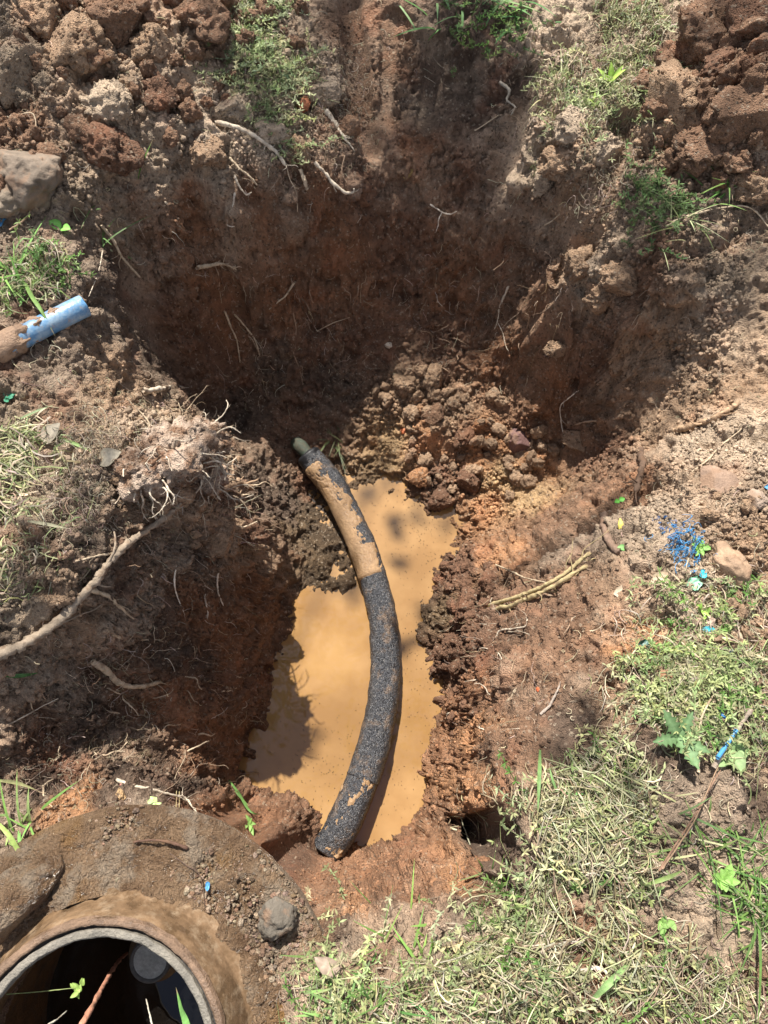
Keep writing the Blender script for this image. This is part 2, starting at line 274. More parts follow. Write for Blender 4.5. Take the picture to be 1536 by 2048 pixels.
# px, py, colour, lump amount, crumb amount, wetness
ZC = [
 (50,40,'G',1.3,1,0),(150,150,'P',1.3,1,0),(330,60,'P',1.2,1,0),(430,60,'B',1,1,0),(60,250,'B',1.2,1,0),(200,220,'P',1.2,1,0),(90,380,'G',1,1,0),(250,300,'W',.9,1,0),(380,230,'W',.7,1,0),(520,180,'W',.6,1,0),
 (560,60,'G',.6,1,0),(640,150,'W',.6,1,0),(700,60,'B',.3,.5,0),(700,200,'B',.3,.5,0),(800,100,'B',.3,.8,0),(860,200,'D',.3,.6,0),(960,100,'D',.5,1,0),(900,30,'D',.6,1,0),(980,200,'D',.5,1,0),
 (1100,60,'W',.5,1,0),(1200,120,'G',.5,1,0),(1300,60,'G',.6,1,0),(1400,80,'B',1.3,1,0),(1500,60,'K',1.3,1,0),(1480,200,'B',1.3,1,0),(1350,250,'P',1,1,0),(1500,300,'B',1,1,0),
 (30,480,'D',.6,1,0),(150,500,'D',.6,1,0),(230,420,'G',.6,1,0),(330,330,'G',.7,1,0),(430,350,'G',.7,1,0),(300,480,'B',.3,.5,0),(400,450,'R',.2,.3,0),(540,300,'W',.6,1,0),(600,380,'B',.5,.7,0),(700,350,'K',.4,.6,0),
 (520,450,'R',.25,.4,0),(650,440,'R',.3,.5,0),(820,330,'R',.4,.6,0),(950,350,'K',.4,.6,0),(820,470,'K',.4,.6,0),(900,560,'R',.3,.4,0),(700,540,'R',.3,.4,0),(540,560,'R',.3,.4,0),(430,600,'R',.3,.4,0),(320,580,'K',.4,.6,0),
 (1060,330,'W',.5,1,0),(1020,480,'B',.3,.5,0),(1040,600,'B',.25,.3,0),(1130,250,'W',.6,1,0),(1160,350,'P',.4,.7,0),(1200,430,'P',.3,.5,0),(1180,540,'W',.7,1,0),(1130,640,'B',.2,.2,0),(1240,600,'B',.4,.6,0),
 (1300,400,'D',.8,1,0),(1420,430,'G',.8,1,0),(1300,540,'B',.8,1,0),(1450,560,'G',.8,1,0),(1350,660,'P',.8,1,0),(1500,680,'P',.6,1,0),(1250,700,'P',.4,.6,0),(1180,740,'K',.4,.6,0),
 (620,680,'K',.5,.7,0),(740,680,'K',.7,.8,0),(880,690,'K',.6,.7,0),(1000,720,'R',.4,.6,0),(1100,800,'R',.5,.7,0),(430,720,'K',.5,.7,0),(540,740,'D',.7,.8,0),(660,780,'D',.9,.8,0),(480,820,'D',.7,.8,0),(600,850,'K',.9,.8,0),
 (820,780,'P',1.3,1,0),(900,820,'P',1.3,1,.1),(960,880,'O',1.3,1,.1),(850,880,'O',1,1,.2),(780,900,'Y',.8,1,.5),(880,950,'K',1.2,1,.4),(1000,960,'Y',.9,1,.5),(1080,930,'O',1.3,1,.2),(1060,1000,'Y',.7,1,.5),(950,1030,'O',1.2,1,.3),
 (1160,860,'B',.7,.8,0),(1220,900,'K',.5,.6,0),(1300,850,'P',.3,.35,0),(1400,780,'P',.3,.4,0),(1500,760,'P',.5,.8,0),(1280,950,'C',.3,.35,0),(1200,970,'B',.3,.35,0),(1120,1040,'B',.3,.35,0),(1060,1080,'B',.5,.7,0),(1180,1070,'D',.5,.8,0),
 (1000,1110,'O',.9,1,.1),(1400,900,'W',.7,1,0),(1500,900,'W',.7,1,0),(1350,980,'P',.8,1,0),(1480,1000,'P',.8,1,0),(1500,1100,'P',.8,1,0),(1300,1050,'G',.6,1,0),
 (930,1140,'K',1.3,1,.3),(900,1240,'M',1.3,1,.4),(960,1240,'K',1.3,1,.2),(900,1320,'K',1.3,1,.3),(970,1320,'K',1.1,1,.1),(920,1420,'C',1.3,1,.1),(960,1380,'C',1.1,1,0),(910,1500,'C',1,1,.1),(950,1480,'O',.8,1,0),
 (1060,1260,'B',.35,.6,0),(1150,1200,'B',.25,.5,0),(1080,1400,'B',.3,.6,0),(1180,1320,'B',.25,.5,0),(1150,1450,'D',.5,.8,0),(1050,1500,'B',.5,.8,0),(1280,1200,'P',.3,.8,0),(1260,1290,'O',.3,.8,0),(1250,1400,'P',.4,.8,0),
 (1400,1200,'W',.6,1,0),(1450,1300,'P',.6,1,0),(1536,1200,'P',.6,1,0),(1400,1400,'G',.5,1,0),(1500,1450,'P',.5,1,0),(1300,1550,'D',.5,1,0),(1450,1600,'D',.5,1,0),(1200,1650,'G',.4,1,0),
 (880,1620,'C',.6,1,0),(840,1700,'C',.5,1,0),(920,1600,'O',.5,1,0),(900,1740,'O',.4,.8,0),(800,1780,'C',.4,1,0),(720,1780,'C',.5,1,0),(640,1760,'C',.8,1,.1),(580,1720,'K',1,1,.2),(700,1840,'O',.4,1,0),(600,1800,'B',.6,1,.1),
 (978,1665,'D',.5,.6,0),(980,1760,'D',.5,1,0),(900,1840,'D',.5,1,0),(780,1860,'B',.5,1,0),(680,1900,'D',.7,1,0),(850,1960,'G',.5,1,0),(1000,1950,'G',.5,1,0),(620,1980,'W',.6,1,0),(560,1930,'B',.6,1,0),(1200,1900,'B',.5,1,0),(1450,1850,'G',.5,1,0),(1500,1960,'B',.4,.8,0),  # first entry: dark colour paints in the shade inside the burrow
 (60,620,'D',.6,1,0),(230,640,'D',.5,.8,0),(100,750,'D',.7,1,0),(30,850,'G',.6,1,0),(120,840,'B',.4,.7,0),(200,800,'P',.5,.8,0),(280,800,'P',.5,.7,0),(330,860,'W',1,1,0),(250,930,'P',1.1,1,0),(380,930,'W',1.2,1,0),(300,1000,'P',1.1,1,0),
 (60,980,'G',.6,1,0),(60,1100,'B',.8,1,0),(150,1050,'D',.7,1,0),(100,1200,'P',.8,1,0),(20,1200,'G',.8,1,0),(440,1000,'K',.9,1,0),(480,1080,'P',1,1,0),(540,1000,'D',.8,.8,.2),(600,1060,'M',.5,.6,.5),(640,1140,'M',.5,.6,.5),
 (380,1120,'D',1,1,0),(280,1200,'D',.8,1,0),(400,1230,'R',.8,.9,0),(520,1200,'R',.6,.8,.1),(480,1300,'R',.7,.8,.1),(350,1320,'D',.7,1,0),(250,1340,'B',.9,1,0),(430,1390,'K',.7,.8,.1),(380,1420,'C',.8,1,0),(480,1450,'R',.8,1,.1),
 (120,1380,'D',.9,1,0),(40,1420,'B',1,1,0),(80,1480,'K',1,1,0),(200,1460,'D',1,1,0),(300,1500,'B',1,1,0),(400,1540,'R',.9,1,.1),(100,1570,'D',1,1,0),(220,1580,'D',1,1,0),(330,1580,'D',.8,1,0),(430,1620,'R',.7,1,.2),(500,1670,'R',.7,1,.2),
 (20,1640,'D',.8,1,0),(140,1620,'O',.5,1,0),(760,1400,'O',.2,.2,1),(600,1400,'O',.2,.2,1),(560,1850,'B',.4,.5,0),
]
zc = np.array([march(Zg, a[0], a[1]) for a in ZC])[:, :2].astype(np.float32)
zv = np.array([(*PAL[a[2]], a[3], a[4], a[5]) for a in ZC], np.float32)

# scraped grooves left by the digger's teeth: (px,py)-(px,py), half width, depth
GR = [((700,10),(735,285),.035,.035),((870,100),(850,250),.03,.02),((780,40),(770,260),.025,.015),((1150,400),(1085,590),.035,.03),((1240,250),(1175,470),.035,.045),((1060,170),(1010,330),.03,.02),
      ((470,600),(440,720),.03,.02),((270,560),(300,680),.03,.02),((1130,590),(1100,720),.04,.02),((1275,985),(1090,1105),.03,.035)]
P0 = np.c_[gx, gy, Zg.ravel()].astype(np.float32)
# normals of the base sheet
dzdx = np.gradient(Zg, XS, axis=1).ravel(); dzdy = np.gradient(Zg, YS, axis=0).ravel()
NN = np.c_[-dzdx, -dzdy, np.ones_like(dzdx)]; NN /= np.linalg.norm(NN, axis=1)[:, None]; NN = NN.astype(np.float32)
F = fi.ravel(); PF = P0[F]; nF = len(PF)
wx = np.c_[fbm(PF*9, 4, 50), fbm(PF*9, 4, 60)]*.05
q = PF[:, :2]+wx
acc = np.zeros((nF, 6), np.float32); tw = np.zeros(nF, np.float32)
for i in range(0, nF, 60000):
    d2 = ((q[i:i+60000, None, :]-zc[None])**2).sum(2)+2e-4
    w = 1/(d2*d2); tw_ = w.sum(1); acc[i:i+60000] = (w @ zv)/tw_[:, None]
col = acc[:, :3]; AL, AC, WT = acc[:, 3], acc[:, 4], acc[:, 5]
warp = np.c_[fbm(PF*24, 3, 70), fbm(PF*24, 3, 71), fbm(PF*24, 3, 72)]*.026+np.c_[vnoise(PF*95, 73), vnoise(PF*95, 74), vnoise(PF*95, 75)]*.004
PW = PF+warp
def lump(p, size, s):
    f1, f2, idd = worley(p/size, s)
    return np.sqrt(np.clip(1-(f1/.95)**2, 0, 1))*(.35+.65*idd), np.clip((f2-f1)*3, 0, 1), idd
l1, e1, i1 = lump(PW, .085, 1)
l2, e2, i2 = lump(PW+3, .034, 2)
l3, e3, i3 = lump(PF+warp*.4+5, .0145, 3)
big = fbm(PF*5, 3, 20)
med = fbm(PF*30, 4, 30, .6)
rid = 1-np.abs(fbm(PF*16, 4, 40, .6))*2.2
patch = np.clip(fbm(PF*11, 3, 90)*2.2+.55, 0, 1)          # where loose crumbs lie thick
p2 = np.clip(fbm(PF*19+7, 3, 92)*2.4+.5, 0, 1); l4, e4, i4 = lump(PF+warp*.3+9, .0085, 4)
D = (.020*big*(.4+AL) + AL*(.034*(l1-.5)+.018*(l2-.4))*(.4+.6*patch) + AC*(.010*l2*p2+.0085*l3*(.35+.65*patch)+.0045*l4*p2) + .012*med*(.3+.8*AL) + .008*np.clip(rid, -1, 1)*AL
     + AC*.0035*fbm(PF*120, 2, 44)+AC*.012*np.clip(fbm(PF*40+2, 3, 46)*2-.3, 0, 1))
steep = np.clip((.86-NN[F][:, 2])*5, 0, 1)
D += steep*(.015*fbm(PF*np.array([42, 7, 5], np.float32), 4, 101, .6)+.004*fbm(PF*np.array([150, 22, 16], np.float32), 2, 105)+.010*(l1-.5)*i1+.005*np.clip(fbm(PF*55, 3, 107), 0, 1))
# cracks and torn pits in the firm wall clay
crk = np.clip(1-np.abs(fbm(PF*13+9, 4, 95, .62))*9, 0, 1)*np.clip(fbm(PF*4, 2, 96)*3+.5, 0, 1)
D -= .014*crk
pit = np.clip(fbm(PF*17+4, 3, 97)*2.8-.5, 0, 1); D -= .028*pit
W_ = np.clip((PF[:, 2]-ZW)/.05, 0, 1)
bed = PF[:, 2] < ZW-.02
D = np.where(bed, D*.35, D)
for (a, b, hwid, dep) in GR:
    A = march(Zg, *a)[:2]; B = march(Zg, *b)[:2]; ab = B-A; L = (ab**2).sum()
    t_ = np.clip(((PF[:, :2]-A) @ ab)/L, 0, 1); dd = np.linalg.norm(PF[:, :2]-A-t_[:, None]*ab, axis=1)+fbm(PF*12, 2, 77)*.008
    k = 1/(1+np.exp((dd/hwid-1)*9)); D = D*(1-k*.85)-dep*k
# burrow in the right bank
for (bx, by, rad, dep) in ((978,1668,.040,.36),(1000,1800,.025,.03),(1175,905,.03,.02),(870,905,.05,.03),(500,1470,.03,.05)):
    A = march(Zg, bx, by)[:2]; dd = np.linalg.norm((PF[:, :2]-A), axis=1)+fbm(PF*15, 2, 78)*.012
    k = 1/(1+np.exp((dd/rad-1)*8)); D = D*(1-k*.6); P0[F, 2] = (P0[F, 2]-dep*k)
# flat under the chamber
CC = np.array([-.51, -.436])
rc = np.linalg.norm(PF[:, :2]-CC, axis=1); k = np.clip((.47-rc)/.04, 0, 1); D = D*(1-k)-.01*k
edge = np.clip(np.minimum.reduce([PF[:, 0]+1.34, 1.34-PF[:, 0], PF[:, 1]+.48, 2.52-PF[:, 1]])/.05, 0, 1)
P = P0.copy(); P[F] = P0[F]+NN[F]*(D*edge)[:, None]
far = ~F; P[far, 2] += (fbm(P0[far]*.4, 4, 5)*.08*np.clip((np.linalg.norm(P0[far][:, :2], axis=1)-3)/6, 0, 1))
P[far, 2] = np.maximum(P[far, 2], -.3)
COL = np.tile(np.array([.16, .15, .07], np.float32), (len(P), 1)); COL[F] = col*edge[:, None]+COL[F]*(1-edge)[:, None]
# dust-dry crumbs of paler earth lying on top, by noise patches and crumb amount, fading where wet and lower in the pit
dry = np.clip(fbm(PF*8+31, 4, 33)*2.5+.35, 0, 1)*AC*.55*(1-WT)*np.clip((PF[:, 2]+.55)*4, .12, 1)
ci = np.where(F)[0]; COL[ci] = COL[ci]*(1-dry[:, None])+np.array([.47, .36, .26], np.float32)*dry[:, None]
COL[ci] *= (.85+.3*i2)[:, None]
wetv = np.zeros(len(P), np.float32); wetv[F] = np.maximum(WT*.9, np.clip((ZW+.05-P[F, 2])/.05, 0, 1)*.8)
wc = np.clip((ZW+.055-P[F, 2]+.015*big)/.045, 0, 1)[:, None]; COL[ci] *= (1-.4*wc)
PG = P.reshape(sh+(3,)); NG = NN.reshape(sh+(3,)); ZD = PG[..., 2]
COLG = COL.reshape(sh+(3,))
def HIT(px, py): return march(ZD, px, py)
def surf(x, y): return lookup(PG, np.asarray(x, float), np.asarray(y, float))
def snorm(x, y):
    n = lookup(NG, np.asarray(x, float), np.asarray(y, float)); return n/np.linalg.norm(n, axis=-1, keepdims=True)
def poly(pts): return np.array([HIT(*p)[:2] for p in pts])
def inside(pl, x, y):
    r = np.zeros(len(x), bool); j = len(pl)-1
    for i in range(len(pl)):
        xi, yi = pl[i]; xj, yj = pl[j]
        r ^= ((yi > y) != (yj > y)) & (x < (xj-xi)*(y-yi)/(yj-yi+1e-12)+xi); j = i
    return r
CLUMPY = []
def sample(pl, n, soft=.03):
    out = []; cl = any(pl is q for q in CLUMPY); lo = pl.min(0)-soft; hi = pl.max(0)+soft; c = 0
    while c < n:
        p = rng.uniform(lo, hi, (n*3, 2)); m = inside(pl, p[:, 0]+rng.normal(0, soft, len(p)), p[:, 1]+rng.normal(0, soft, len(p)))
        p = p[m]
        if cl and len(p): p = p[fbm(np.c_[p*5.5, np.zeros(len(p))].astype(np.float32), 4, 200, .6)*3.4+.35 > rng.random(len(p))]
        out.append(p); c += len(p)
        if not len(p): break
    return np.vstack(out)[:n]

ny, nx = sh; I = np.arange(ny*nx).reshape(sh)
quads = np.stack([I[:-1, :-1], I[:-1, 1:], I[1:, 1:], I[1:, :-1]], -1).reshape(-1, 4)
ctr = P[quads].mean(1)
quads = quads[np.linalg.norm(ctr[:, :2]-CC, axis=1) > .235]
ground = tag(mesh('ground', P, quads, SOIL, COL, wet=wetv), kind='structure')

# ------------------------------------------------------------------ muddy water in the pit
def water_material(name, c1, c2):
    m, t, b = nodes(name)
    c = mixc(t, ramp(t, noise(t, 5.5, 4, .55), .38, .66), c1, c2)
    c = mixc(t, ramp(t, noise(t, 2.2, 2, .5), .5, .7, 0, .5), c, tuple(x*.72 for x in c1))
    t.links.new(c, b.inputs['Base Color']); b.inputs['Roughness'].default_value = .03; b.inputs['IOR'].default_value = 1.4
    b.inputs['Specular IOR Level'].default_value = 1.
    bump(t, b, noise(t, 9, 2, .5), .004, .25); return m
wpl = np.array([un(*p, ZW)[:2] for p in [(560,900),(760,900),(900,960),(1010,1060),(990,1130),(940,1250),(960,1380),(960,1500),(930,1640),(850,1740),(700,1775),(600,1750),(480,1700),(420,1560),(440,1400),(440,1260),(500,1130),(540,980)]])
n = 120; lo, hi = wpl.min(0), wpl.max(0)
wx_, wy_ = np.meshgrid(np.linspace(lo[0], hi[0], n), np.linspace(lo[1], hi[1], n)); I2 = np.arange(n*n).reshape(n, n)
wq = np.stack([I2[:-1, :-1], I2[:-1, 1:], I2[1:, 1:], I2[1:, :-1]], -1).reshape(-1, 4)
wv = np.c_[wx_.ravel(), wy_.ravel(), np.full(n*n, ZW)]
wc_ = wv[wq].mean(1); wq = wq[inside(wpl, wc_[:, 0], wc_[:, 1])]
tag(mesh('water', wv, wq, water_material('muddy_water', (.27, .15, .057), (.37, .22, .092))), kind='structure')

# ------------------------------------------------------------------ batches of strips and tubes
def strips(paths, width, side, cols, fold=0.):
    n, K, _ = paths.shape; side = side/np.linalg.norm(side, axis=-1, keepdims=True)
    if side.ndim == 2: side = side[:, None, :]
    L = paths-side*width[..., None]/2; R = paths+side*width[..., None]/2
    V = np.stack([L, R], 2).reshape(-1, 3)
    b = (np.arange(n)*K*2)[:, None]+(np.arange(K-1)*2)[None]; b = b.reshape(-1)
    Q = np.stack([b, b+1, b+3, b+2], 1)
    if cols.ndim == 2: cols = np.repeat(cols[:, None], K, 1)
    return V, Q, np.repeat(cols.reshape(-1, 3), 2, 0)
def tubes(paths, rad, cols, ns=5, cap=True):
    n, K, _ = paths.shape
    T = np.gradient(paths, axis=1); T /= np.linalg.norm(T, axis=2, keepdims=True)+1e-9
    ref = np.where(np.abs(T[:, :1, 2:3]) > .9, np.array([1., 0, 0]), np.array([0, 0, 1.]))
    A = np.cross(T, ref); A /= np.linalg.norm(A, axis=2, keepdims=True)+1e-9; B = np.cross(T, A)
    th = np.linspace(0, 2*math.pi, ns, endpoint=False)
    V = paths[:, :, None]+rad[:, :, None, None]*(A[:, :, None]*np.cos(th)[:, None]+B[:, :, None]*np.sin(th)[:, None])
    V = V.reshape(-1, 3); base = (np.arange(n)*K*ns)[:, None, None]; k = (np.arange(K-1)*ns)[None, :, None]; s = np.arange(ns)[None, None]; s2 = (s+1) % ns
    Q = np.stack([base+k+s, base+k+s2, base+k+ns+s2, base+k+ns+s], -1).reshape(-1, 4)
    if cols.ndim == 2: cols = np.repeat(cols[:, None], K, 1)
    C_ = np.repeat(cols.reshape(-1, 3), ns, 0); Fs = [Q]
    if cap:
        cen = paths[:, [0, -1]].reshape(-1, 3); ci = len(V)+np.arange(len(cen)); V = np.vstack([V, cen]); C_ = np.vstack([C_, cols[:, [0, -1]].reshape(-1, 3)])
        b0 = np.arange(n)*K*ns; tr = []
        for e, off in ((0, 0), (1, (K-1)*ns)):
            for j in range(ns): tr.append(np.stack([ci[e::2], b0+off+j, b0+off+(j+1) % ns], 1))
        Fs.append(np.vstack(tr))
    return V, Fs, C_
class Bag:
    def __init__(s): s.V = []; s.Q = []; s.T = []; s.C = []; s.n = 0
    def add(s, V, Fs, C):
        for f in (Fs if isinstance(Fs, list) else [Fs]):
            (s.Q if f.shape[1] == 4 else s.T).append(f+s.n)
        s.V.append(V); s.C.append(np.broadcast_to(C, (len(V), 3))); s.n += len(V)
    def build(s, name, mat, **kw):
        return mesh(name, np.vstack(s.V), [np.vstack(a) for a in (s.Q, s.T) if a], mat, np.vstack(s.C), wet=0., **kw)
def jitter(c, n, amt=.18):
    c = np.asarray(c, float); c = c[rng.integers(0, len(c), n)] if c.ndim == 2 else np.tile(c, (n, 1))
    return np.clip(c*(1+rng.normal(0, amt, (n, 1)))*(1+rng.normal(0, amt*.3, (n, 3))), .005, .95)
STRAW = [(.44,.40,.27),(.38,.36,.23),(.54,.48,.35),(.30,.30,.17),(.24,.18,.115)]
DEAD = [(.38,.31,.22),(.48,.40,.29),(.28,.21,.15),(.54,.46,.34)]
OLIVE = [(.27,.31,.14),(.34,.37,.18),(.20,.25,.10),(.40,.40,.22)]
GREEN = [(.12,.22,.05),(.16,.28,.07),(.09,.17,.045),(.22,.33,.10)]

def lying(xy, ln, wd, cols, lift=(.002, .014), K=6, curl=.8, tube=False, yaw=None):
    n = len(xy); a = rng.uniform(0, 2*math.pi, n) if yaw is None else yaw
    L = rng.uniform(*ln, n); c = rng.normal(0, curl, n)/np.maximum(L, .02)*.06
    s = np.linspace(-.5, .5, K)[None]*L[:, None]; ang = a[:, None]+c[:, None]*s/L[:, None]*2.2
    dx = np.cos(ang); dy = np.sin(ang); st = L[:, None]/(K-1)
    X = np.cumsum(dx*st, 1); Y = np.cumsum(dy*st, 1); X += xy[:, :1]-X[:, K//2:K//2+1]; Y += xy[:, 1:2]-Y[:, K//2:K//2+1]
    G = surf(X, Y); lf = rng.uniform(*lift, (n, 1)); zz = G[..., 2]
    z = np.maximum(zz, .35*zz+.65*(zz[:, :1]*(1-np.linspace(0, 1, K))+zz[:, -1:]*np.linspace(0, 1, K)))+lf*(.4+np.sin(np.linspace(0, math.pi, K)))
    z += rng.normal(0, .25, (n, 1))*s*rng.random((n, 1))
    z = np.maximum(z, zz-.004)
    pth = np.stack([X, Y, z], 2); ok = np.abs(zz[:, 0]-zz[:, -1]) < .45*L; pth = pth[ok]; a = a[ok]; cols = cols[ok]; n = len(a)
    w = rng.uniform(*wd, n)[:, None]*np.linspace(1, .45, K)[None]**.7
    w[:, -1] *= .3
    if tube: return tubes(pth, w/2, cols, 4, False)
    side = np.stack([-np.sin(a), np.cos(a), rng.normal(0, .7, n)], 1); return strips(pth, w, side, cols)
def tuft_paths(xy, h, lean, K=6, droop=.6):
    n = len(xy); b = surf(xy[:, 0], xy[:, 1]); a = rng.uniform(0, 2*math.pi, n); H = rng.uniform(*h, n); le = rng.uniform(*lean, n)
    t = np.linspace(0, 1, K)[None]; out = (le[:, None]*t+droop*t**2*le[:, None])*H[:, None]; up = H[:, None]*(t-.45*le[:, None]*t**2)
    pth = np.stack([b[:, :1]+np.cos(a)[:, None]*out, b[:, 1:2]+np.sin(a)[:, None]*out, b[:, 2:3]-.004+up], 2)
    return pth, np.stack([-np.sin(a), np.cos(a), 0*a], 1)
def sprigs(bag, xy, ln, leaf, cols, whorls=5, per=5, rise=.5):
    n = len(xy); b = surf(xy[:, 0], xy[:, 1]); a = rng.uniform(0, 2*math.pi, n); L = rng.uniform(*ln, n); K = whorls
    t = np.linspace(.1, 1, K)[None]; cv = rng.normal(0, .8, n)[:, None]*t
    r_ = rng.uniform(.1, 1, n)[:, None]*rise
    pth = np.stack([b[:, :1]+np.cos(a[:, None]+cv)*L[:, None]*t, b[:, 1:2]+np.sin(a[:, None]+cv)*L[:, None]*t, b[:, 2:3]+.002+L[:, None]*r_*np.sin(t*1.7)], 2)
    g = surf(pth[..., 0], pth[..., 1])[..., 2]; pth[..., 2] = np.maximum(pth[..., 2], g+.002)
    V, Q, C = tubes(pth, np.full((n, K), .0008), cols*.8, 3, False); bag.add(V, Q, C)
    m = n*K*per; base = np.repeat(pth.reshape(-1, 3), per, 0); cc = np.repeat(np.repeat(cols, K, 0), per, 0)*(1+rng.normal(0, .12, (m, 1)))
    az = rng.uniform(0, 2*math.pi, m); el = rng.uniform(-.1, .9, m); l = rng.uniform(*leaf, m)
    d = np.stack([np.cos(az)*np.cos(el), np.sin(az)*np.cos(el), np.sin(el)], 1); s = np.cross(d, np.array([0, 0, 1.])+rng.normal(0, .3, (m, 3)))
    pp = np.stack([base, base+d*l[:, None]*.5+[0, 0, .001], base+d*l[:, None]], 1)
    w = l[:, None]*np.array([[.08, .28, .03]]); V, Q, C = strips(pp, w, s, cc); bag.add(V, Q, C)

# ------------------------------------------------------------------ ground litter, grass and ground cover (uncountable: stuff)
A_right = poly([(1080,1560),(1200,1480),(1290,1300),(1420,1330),(1536,1330),(1536,2048),(560,2048),(640,1960),(860,1900),(960,1820),(1060,1740),(1030,1620)])
A_dense = poly([(1080,1620),(1180,1560),(1300,1600),(1350,1750),(1300,1900),(1100,1960),(880,1960),(900,1900),(1050,1850),(1090,1750)])
A_tr = poly([(1060,40),(1180,10),(1330,30),(1370,130),(1300,260),(1230,330),(1140,260),(1080,140)])
A_left = poly([(0,850),(80,870),(115,950),(100,1020),(140,1120),(60,1190),(0,1180)])
A_left2 = poly([(0,440),(120,430),(250,490),(230,560),(120,600),(0,640)])
A_tc = poly([(470,0),(600,0),(625,90),(590,180),(520,190),(470,100)])
A_edge = poly([(900,1560),(1040,1560),(1060,1640),(930,1660)])
A_cr = poly([(1290,1180),(1536,1130),(1536,1400),(1290,1420)])
A_all = poly([(-50,-40),(1580,-40),(1580,2090),(560,2090),(620,1860),(950,1850),(1000,1500),(1050,1300),(1300,900),(1200,700),(1200,400),(1050,250),(900,50),(680,40),(500,300),(300,420),(250,560),(200,700),(330,950),(200,1150),(-50,1330)])
CLUMPY += [A_right, A_dense, A_tr, A_left, A_left2, A_tc, A_cr]
bag = Bag()
def litter(pl, n, ln, wd, pal, lift=(.002, .014), curl=.8, tube=False, soft=.04, amt=.2):
    xy = sample(pl, n, soft); V, Q, C = lying(xy, ln, wd, jitter(pal, n, amt), lift, curl=curl, tube=tube); bag.add(V, Q, C)
litter(A_right, 3600, (.012, .06), (.0012, .003), STRAW+OLIVE+DEAD, curl=.5)
litter(A_dense, 4200, (.015, .08), (.0013, .0036), STRAW+[(.38,.40,.20)], (.004, .03))
litter(A_dense, 420, (.06, .17), (.0016, .0034), STRAW+OLIVE, (.006, .03), .9, True)
litter(A_right, 600, (.05, .15), (.0012, .0026), STRAW+DEAD+OLIVE, (.004, .02), 1.2, True)
litter(A_tr, 3200, (.01, .05), (.0018, .0036), STRAW+DEAD+OLIVE, (.003, .02))
litter(A_left, 1000, (.02, .08), (.002, .0045), DEAD+OLIVE, (.003, .02))
litter(A_left2, 420, (.02, .09), (.002, .0045), DEAD+OLIVE, (.003, .02))
litter(A_tc, 500, (.02, .06), (.002, .004), DEAD+OLIVE)
litter(A_edge, 800, (.03, .09), (.002, .004), [(.45,.38,.26),(.38,.32,.2)], (.003, .03))
litter(A_cr, 700, (.02, .06), (.0015, .003), DEAD+STRAW)
litter(poly([(220,820),(430,850),(470,1010),(330,1080),(130,1120),(100,960)]), 3000, (.01, .06), (.0008, .002), DEAD+[(.6,.5,.39)], (.002, .018), 2.2, True)
litter(poly([(0,1300),(300,1180),(420,1400),(300,1600),(0,1620)]), 900, (.01, .06), (.0007, .0018), DEAD, (.002, .014), 1.8, True)
litter(poly([(420,200),(720,140),(740,330),(520,420)]), 700, (.01, .05), (.0007, .002), DEAD, (.002, .014), 1.8, True)
litter(poly([(1050,200),(1290,230),(1270,450),(1080,400)]), 900, (.01, .05), (.0007, .002), DEAD+[(.5,.42,.32)], (.002, .014), 1.8, True)
litter(A_all, 3000, (.01, .05), (.001, .0028), DEAD, (.001, .006), 1., True)
tag(bag.build('dry_grass', GRASS), 'thin mat of dry yellow grey grass stems and litter over the ground', 'dry grass', kind='stuff')
bag = Bag()
for pl, n_, pal in ((A_right, 190, OLIVE+GREEN[:1]), (A_dense, 110, OLIVE), (A_tr, 130, OLIVE), (A_tc, 200, OLIVE+[(.30,.38,.2)]), (A_cr, 70, OLIVE+GREEN), (A_left2, 40, GREEN),
                    (poly([(1290,1300),(1420,1300),(1500,1420),(1400,1480),(1290,1420)]), 130, [(.38,.42,.2),(.30,.36,.15)]),
                    (poly([(450,1780),(760,1880),(900,2048),(600,2048),(640,1950)]), 50, OLIVE),
                    (poly([(1260,350),(1330,370),(1370,470),(1300,480)]), 70, [(.13,.2,.07)]), (poly([(420,100),(520,120),(600,260),(640,330),(560,300)]), 130, OLIVE),
                    (poly([(840,10),(1050,20),(1050,110),(900,90)]), 50, GREEN)):
    sprigs(bag, sample(pl, n_, .03), (.03, .09), (.007, .016), jitter(pal, n_, .2))
tag(bag.build('ground_cover', GRASS), 'low creeping green weed with tiny whorled leaves spread through the soil and straw', 'ground cover', kind='stuff')
bag = Bag()
for pl, n_, pal, h in ((A_right, 300, GREEN+OLIVE, (.02, .045)), (poly([(1430,1700),(1536,1700),(1536,1850),(1450,1850)]), 110, GREEN, (.02, .06)), (poly([(640,1880),(800,1900),(900,2048),(700,2048)]), 160, GREEN+OLIVE, (.02, .05)),
                       (A_tr, 260, OLIVE, (.02, .06)), (A_left2, 50, GREEN, (.02, .05)), (A_tc, 160, OLIVE, (.02, .05))):
    c = sample(pl, max(6, n_//12), .03); xy = c[rng.integers(0, len(c), n_)]+rng.normal(0, .012, (n_, 2))
    p_, s_ = tuft_paths(xy, h, (.2, 1.3)); V, Q, C = strips(p_, rng.uniform(.002, .0042, n_)[:, None]*np.array([[.7, 1, .95, .8, .5, .1]]), s_, jitter(pal, n_, .18)); bag.add(V, Q, C)
tag(bag.build('short_grass', GRASS), 'sparse short green grass growing up through the straw', 'grass', kind='stuff')

